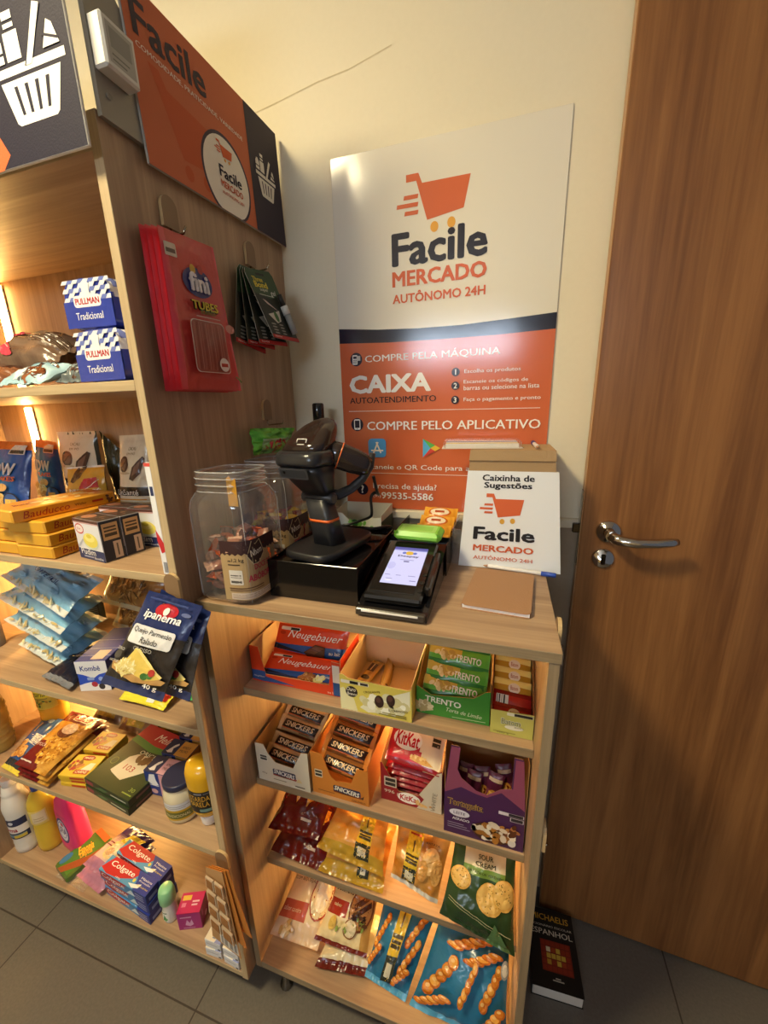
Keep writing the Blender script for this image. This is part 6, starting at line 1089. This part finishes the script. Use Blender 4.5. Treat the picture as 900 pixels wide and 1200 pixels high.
mayo('cream mayonnaise jar with a dark navy lid at the right front of the fourth shelf', (-.178, .034, T4 + e_))
def mustard(label, loc, a=-90):
    e = empty('mustard_bottle', loc, label, 'mustard bottle', 'mustard bottles'); P = [(.024, .034), (.034, .04), (.04, .055), (.0405, .1), (.042, .14), (.0415, .16), (.036, .178), (.02, .186), (.0, .187)]
    mb = MB(); mb.lathe(P, 34, 'd2a21e', sy=.82); mb.build('bottle_body', 'gloss', e)
    mb = MB(); mb.lathe([(.0185, 0), (.02, .003), (.0225, .034), (.021, .036)], 26, 'e6e6e8', capt=True); mb.build('cap', 'plastic', e, 'white flip cap the bottle stands on')
    wrap_label('label', e, prof_r(P), .06, .125, a - 62, a + 62, '1e1c1a', [('T', 'MOSTARDA', .5, .68, .84, .24, 'd8a83a', {'b': .0}), ('T', 'AMARELA', .52, .42, .74, .22, 'd8a83a', {'b': .0}), ('R', .5, .88, .72, .95, '8a8a94'), ('R', .76, .88, .92, .95, '5a5a60'), ('RR', .6, .06, .94, .2, .002, '6a8a84'), ('R', .12, .1, .4, .13, '8a7030')], sy=.82)
mustard('upside down yellow mustard bottle with black label, right front of the fourth shelf', (-.098, .032, T4 + e_)); mustard('yellow mustard bottle behind the front one, mostly hidden by the panel', (-.1, .125, T4 + e_))
for k, (q, c, lb) in enumerate(((((-.72, .19, .535), (-.6, .19, .535), (-.6, .28, .6), (-.72, .28, .6)), '5a4a44', 'dark grey packet at the back of the fourth shelf, left one'), (((-.59, .18, .535), (-.47, .18, .535), (-.47, .28, .59), (-.59, .28, .59)), '6a3c28', 'brown packet at the back of the fourth shelf, middle one'), (((-.46, .2, .535), (-.34, .2, .535), (-.34, .28, .6), (-.46, .28, .6)), '1e2226', 'black packet at the back of the fourth shelf, right one'))):
    bag('food_packet', *q, .035, (lambda c: lambda u, v, s: mixc(c, 'c9b48a', .3 + .5 * noise.noise(Vector((u * 5, v * 5, k)))))(c), [('N', .5, .5, .35, .3, ['c9a25a', c, '8a6a3c'], 20, .012, k + 3), ('R', .2, .12, .8, .28, 'a8903a')], 'film', lb, 'food packet', None, .06, 171 + k, .2)
# ------------------------------------------------------------------ lowest bay
def bottle(name, label, loc, P, col, mat, cap, lbl=None, sq=0, sy=1., yaw=0, cat='bottle'):
    e = empty(name, loc, label, cat, None, (0, 0, yaw)); mb = MB(); mb.lathe(P, 34, col, sq=sq, sy=sy, capt=True); mb.build('bottle_body', mat, e)
    mb = MB(); mb.lathe(cap[0], 26, cap[1], capt=True); mb.build('cap', 'plastic', e)
    if lbl: wrap_label('label', e, prof_r(P), *lbl, sy=sy, sq=sq)
bottle('bleach_bottle', 'white bleach bottle with a navy and red label, furthest left on the lowest shelf', (-.93, .034, T5 + e_), [(.031, 0), (.0345, .003), (.0355, .02), (.034, .03), (.0355, .04), (.034, .05), (.0355, .06), (.0355, .15), (.037, .17), (.037, .185), (.034, .2), (.028, .225), (.026, .23), (.028, .235), (.026, .24), (.022, .262)], 'd9d8d6', 'plastic', ([(.02, .255), (.021, .285), (.019, .288)], 'dcdcdc'),
       (.066, .146, -140, -5, '2a2e50', [('R', 0, .3, 1, .66, 'dfdde0'), ('T', 'Urma', .42, .48, .5, .22, 'a02a44', {'b': .05}), ('E', .5, .84, .09, .08, 'c9ccd8'), ('R', .2, .1, .9, .24, '6a8a9c'), ('R', .5, .06, .9, .2, 'c9b44a')]))
bottle('soap_bottle', 'clear bottle of yellow liquid soap between the white and the pink bottles', (-.858, .062, T5 + e_), [(.03, 0), (.036, .003), (.038, .02), (.036, .09), (.035, .11), (.037, .13), (.037, .18), (.033, .2), (.022, .222), (.014, .235), (.013, .24)], 'e0b83a', 'yellow_soap', ([(.015, .232), (.015, .25), (.009, .252), (.007, .262)], '3a4fa0'),
       (.118, .176, -120, -15, 'd9c46a', [('Q', [(.35, .1), (.95, .2), (.95, .95), (.4, .85)], 'd8c8a8'), ('E', .08, .4, .14, .3, '3a4a9c'), ('E', .08, .4, .08, .18, 'dfe0e8'), ('R', .45, .3, .85, .34, 'a8906a'), ('R', .45, .45, .85, .49, 'a8906a')]))
PK = 'e8387e'
bottle('cleaner_bottle', 'bright pink cleaner bottle with a navy oval label on the lowest shelf', (-.768, .085, T5 + e_), [(.046, 0), (.05, .004), (.051, .02), (.049, .1), (.046, .16), (.04, .19), (.028, .21), (.02, .225), (.018, .23)], PK, 'plastic', ([(.02, .224), (.02, .25), (.018, .252)], 'd82a70'),
       (.03, .16, -134, -48, PK, [('E', .5, .45, .42, .4, '2c2f78'), ('E', .5, .45, .34, .33, 'd9dcea'), ('E', .5, .48, .28, .27, '6a78c0'), ('E', .5, .47, .26, .24, 'dfe2ee'), ('T', 'UFIA', .5, .46, .6, .22, '2c2f78', {'b': .04}), ('E', .56, .66, .1, .06, 'c02a54'), ('R', .3, .88, .9, .96, 'd0487c')]), 4, .62, D2R(-8))
spc = lambda u, v, s: 'a8482c' if v > .9 or u > .93 else ('3f6a30' if u < .92 else '6a3a20')
mb = MB(); mb.box(-.041, .041, -.068, .068, 0, .028, {'*': '4a6a30', 'T': '47702f', 'F': '2c2a28', 'E': '55702f'}, 0, .006); S, W, H = plane((-.041, -.068, .028), (.082, 0, 0), (0, .136, 0))
mb.art(S, W, H, [('Q', [(0, 0), (.3, 0), (.9, .55), (1, .8), (1, .3), (.6, 0)], '8a4a28'), ('T', 'Esponja', .5, .55, .5, .3, 'd8702c', {'r': 68, 'b': .06, 'm': 1}), ('T', 'Esponja', .5, .55, .5, .28, 'e8c43c', {'r': 68, 'b': .01, 'm': 1}), ('T', 'Limpeza', .68, .5, .4, .2, 'e0a03c', {'r': 68, 'b': .02, 'm': 1}), ('E', .2, .2, .14, .14, '3a6a9c'), ('R', .1, .85, .9, .98, 'c9683c')], 0, 0, .0004, .00005)
mb.build('sponge_pack', 'film', None, 'green and brown wrapped sponge lying in front of the pink bottle', 'sponge pack', None, (-.695, .056, T5 + e_), (0, 0, D2R(-14)))
soc = lambda u, v, s: 'b87a94' if v < .2 else (mixc('3a2a5c', 'd9b8b0', (.72 - v) * 6) if v > .55 else 'dcb8a8')
soa = [('E', .55, .42, .28, .2, 'e2c48a'), ('E', .55, .42, .2, .14, 'e8d4b0'), ('E', .5, .36, .12, .08, 'c9a070'), ('Q', [(.4, .6), (.9, .6), (.95, .86), (.5, .8)], 'd8c03c'), ('R', .12, .5, .36, .52, '8a4a4a'), ('R', .12, .44, .34, .46, '8a4a4a')]
bag('soap_pack', (-.655, .0, .122), (-.535, -.018, .122), (-.47, .13, .125), (-.58, .15, .125), .05, soc, None, 'film', 'pink wrapped soap pack underneath the other one left of the toothpaste', 'soap pack', 'pink soap packs', .08, 181, .18, flat=.3)
bag('soap_pack', (-.618, .006, .176), (-.522, -.004, .172), (-.45, .12, .182), (-.562, .14, .186), .05, soc, soa, 'film', 'pink and violet soap pack lying on top of its twin left of the toothpaste', 'soap pack', 'pink soap packs', .06, 183, .18, flat=.3)
bag('clear_film', (-.73, -.015, .104), (-.6, -.022, .104), (-.59, .03, .112), (-.73, .03, .112), .008, 'ffffff', None, 'cello', 'crumpled end of clear film in front of the sponge', 'clear film', None, .05, 185, 1.2)
COL_A = {'T': [('R', 0, 0, 1, .36, '4f94c8'), ('Q', [(0, .2), (.1, 1), (.72, 1), (.62, .45), (.4, .1), (.16, .02)], 'b3262c'), ('Q', [(.62, 1), (1, 1), (1, 0), (.74, 0), (.7, .5)], '2a3a94'), ('T', 'Colgate', .36, .6, .5, .42, 'f2eef0', {'b': .02}), ('Q', [(.6, .18), (.74, .3), (.82, .42), (.8, .16), (.7, .04)], 'e2ecf2'), ('C', .66, .42, .0045, 'd8cf4a'), ('T', 'Máxima', .85, .7, .22, .13, 'dfe4f0', {}), ('T', 'Proteção', .85, .52, .22, .12, 'dfe4f0', {}), ('T', 'Anticáries', .86, .3, .22, .1, 'd8c84a', {}), ('T', '180g', .4, .1, .1, .1, 'dfe8f0', {})],
         'F': [('Q', [(0, .3), (.05, 1), (.62, 1), (.45, .3), (.2, .1)], 'b3262c'), ('R', .74, 0, 1, 1, '26348a'), ('T', 'Colgate', .3, .58, .5, .62, 'f2eef0', {'b': .02}), ('Q', [(.58, .2), (.7, .8), (.78, .3)], 'd8e8f2'), ('R', .78, .2, .95, .3, 'aab4d8'), ('R', .78, .45, .95, .55, 'aab4d8'), ('R', .78, .7, .95, .8, 'aab4d8')], 'R': [('R', .2, .2, .8, .5, '8a94c8')]}
def colg(loc, yaw, label): return carton('toothpaste_box', .196, .043, .036, {'*': '2f6fb4', 'T': '4f94c8', 'F': '4488c0', 'R': '232c7c', 'L': '3a7ab8', 'E': '3a6fb0'}, COL_A, loc, D2R(yaw), label, 'toothpaste box', 'toothpaste boxes')
for k in range(3):
    colg((-.43 + .002 * (k % 2), -.012 + .002 * (k % 2), T5 + e_ + .0365 * k), -6 + .8 * k, 'red and blue toothpaste box in the front stack, %s' % ['bottom', 'middle', 'top'][k]); colg((-.422 - .003 * (k % 2), .034, T5 + e_ + .0365 * k), -6 - .5 * k, 'red and blue toothpaste box in the rear stack, %s' % ['bottom', 'middle', 'top'][k])
de = empty('roll_on_deodorant', (-.29, .012, T5 + e_), 'white roll-on deodorant with a pale green cap beside the toothpaste', 'deodorant')
mb = MB(); mb.lathe([(.017, 0), (.0185, .003), (.0205, .02), (.0185, .05), (.0165, .066), (.0175, .07)], 26, 'e2e4e0', capt=True); mb.build('body', 'gloss', de)
mb = MB(); mb.lathe([(.0195, .069), (.0215, .072), (.0215, .1), (.0185, .114), (.0165, .1165), (.0, .1165)], 26, '8fce9c', capb=True); mb.build('cap', 'plastic', de, 'pale green domed cap')
wrap_label('label', de, lambda z: .0205 - abs(z - .02) * .06, .012, .05, -130, -50, 'e2e4e0', [('Q', [(.3, .1), (.5, .7), (.75, .3)], '3f8a4a'), ('Q', [(.55, .05), (.6, .5), (.85, .25)], '6ab06a'), ('R', .2, .8, .8, .88, '3a6a44')])
MG = 'c0245e'
mb = MB(); w2, d2, h2 = .064, .05, .088
P = [(-w2 / 2, 0), (w2 / 2, 0), (w2 / 2, .05), (w2 / 2 - .006, .066), (w2 / 2 - .02, h2), (-w2 / 2 + .006, h2), (-w2 / 2, .05)]
mb.prism([(0, 0), (w2, 0), (w2, .062), (0, .062)], lambda a, b_, h: (a - w2 / 2, d2 * h, b_), 'a0287a', 0, '8a2468')
S, W, H = plane((-w2 / 2, 0, .062), (w2, 0, 0), (0, d2, .012)); mb.box(-w2 / 2, w2 / 2, 0, d2, .0615, .064, MG)
S, W, H = plane((-w2 / 2, 0, .0642), (w2, 0, 0), (0, d2, 0)); mb.art(S, W, H, [('R', 0, 0, 1, 1, MG), ('R', .08, .62, .46, .86, 'e0b84a'), ('R', .12, .3, .3, .5, 'd87a9c'), ('R', .55, .5, .85, .58, 'e8c0cc'), ('R', .55, .34, .8, .42, 'e8c0cc')])
S, W, H = plane((-w2 / 2, 0, 0), (w2, 0, 0), (0, 0, .062)); mb.art(S, W, H, [('R', .12, .74, .6, .8, 'd8a8cc'), ('Q', [(.3, .3), (.4, .62), (.5, .4), (.6, .62), (.66, .3), (.5, .2)], 'd0a0c8'), ('R', .2, .08, .7, .13, 'c890bc')])
S, W, H = plane((w2 / 2, 0, 0), (0, d2, 0), (0, 0, .062)); mb.art(S, W, H, [('C', .6, .2, .007, 'd8a8cc'), ('R', .2, .5, .3, .9, 'b85a9c')])
mb.build('tampon_box', 'card', None, 'small magenta box between the deodorant and the white soap boxes', 'box', None, (-.213, .004, T5 + e_), (0, 0, D2R(22)))
def dove(loc, yaw, label): return carton('soap_box', .05, .07, .0275, {'*': 'd6d8de', 'T': 'e2d8c4', 'F': 'd9dbe2', 'R': 'ccced6', 'E': 'd8d8da'}, {'T': [('Q', [(.62, 0), (1, 0), (1, 1), (.7, 1), (.78, .5)], '8a92c0'), ('T', 'Dove', .36, .4, .5, .2, '2c3050', {'r': 60, 'm': 1, 'sh': .2}), ('E', .2, .72, .07, .06, 'c0a45c'), ('R', .4, .1, .6, .14, '8a8ca0')], 'F': [('R', .1, .5, .8, .58, 'a8aab4'), ('R', .8, .1, .95, .3, '3a3c48')]}, loc, D2R(yaw), label, 'soap box', 'white soap boxes')
for k in range(2):
    dove((-.108, -.026 + .002 * k, T5 + e_ + .028 * k), 3 - 2 * k, ['white soap box at the bottom of the left pair in the right corner', 'white soap box on top of the left pair in the right corner'][k]); dove((-.05, -.028 + .002 * k, T5 + e_ + .028 * k), -4 + 2 * k, ['white soap box at the bottom of the right pair in the right corner', 'white soap box on top of the right pair in the right corner'][k])
#@@END
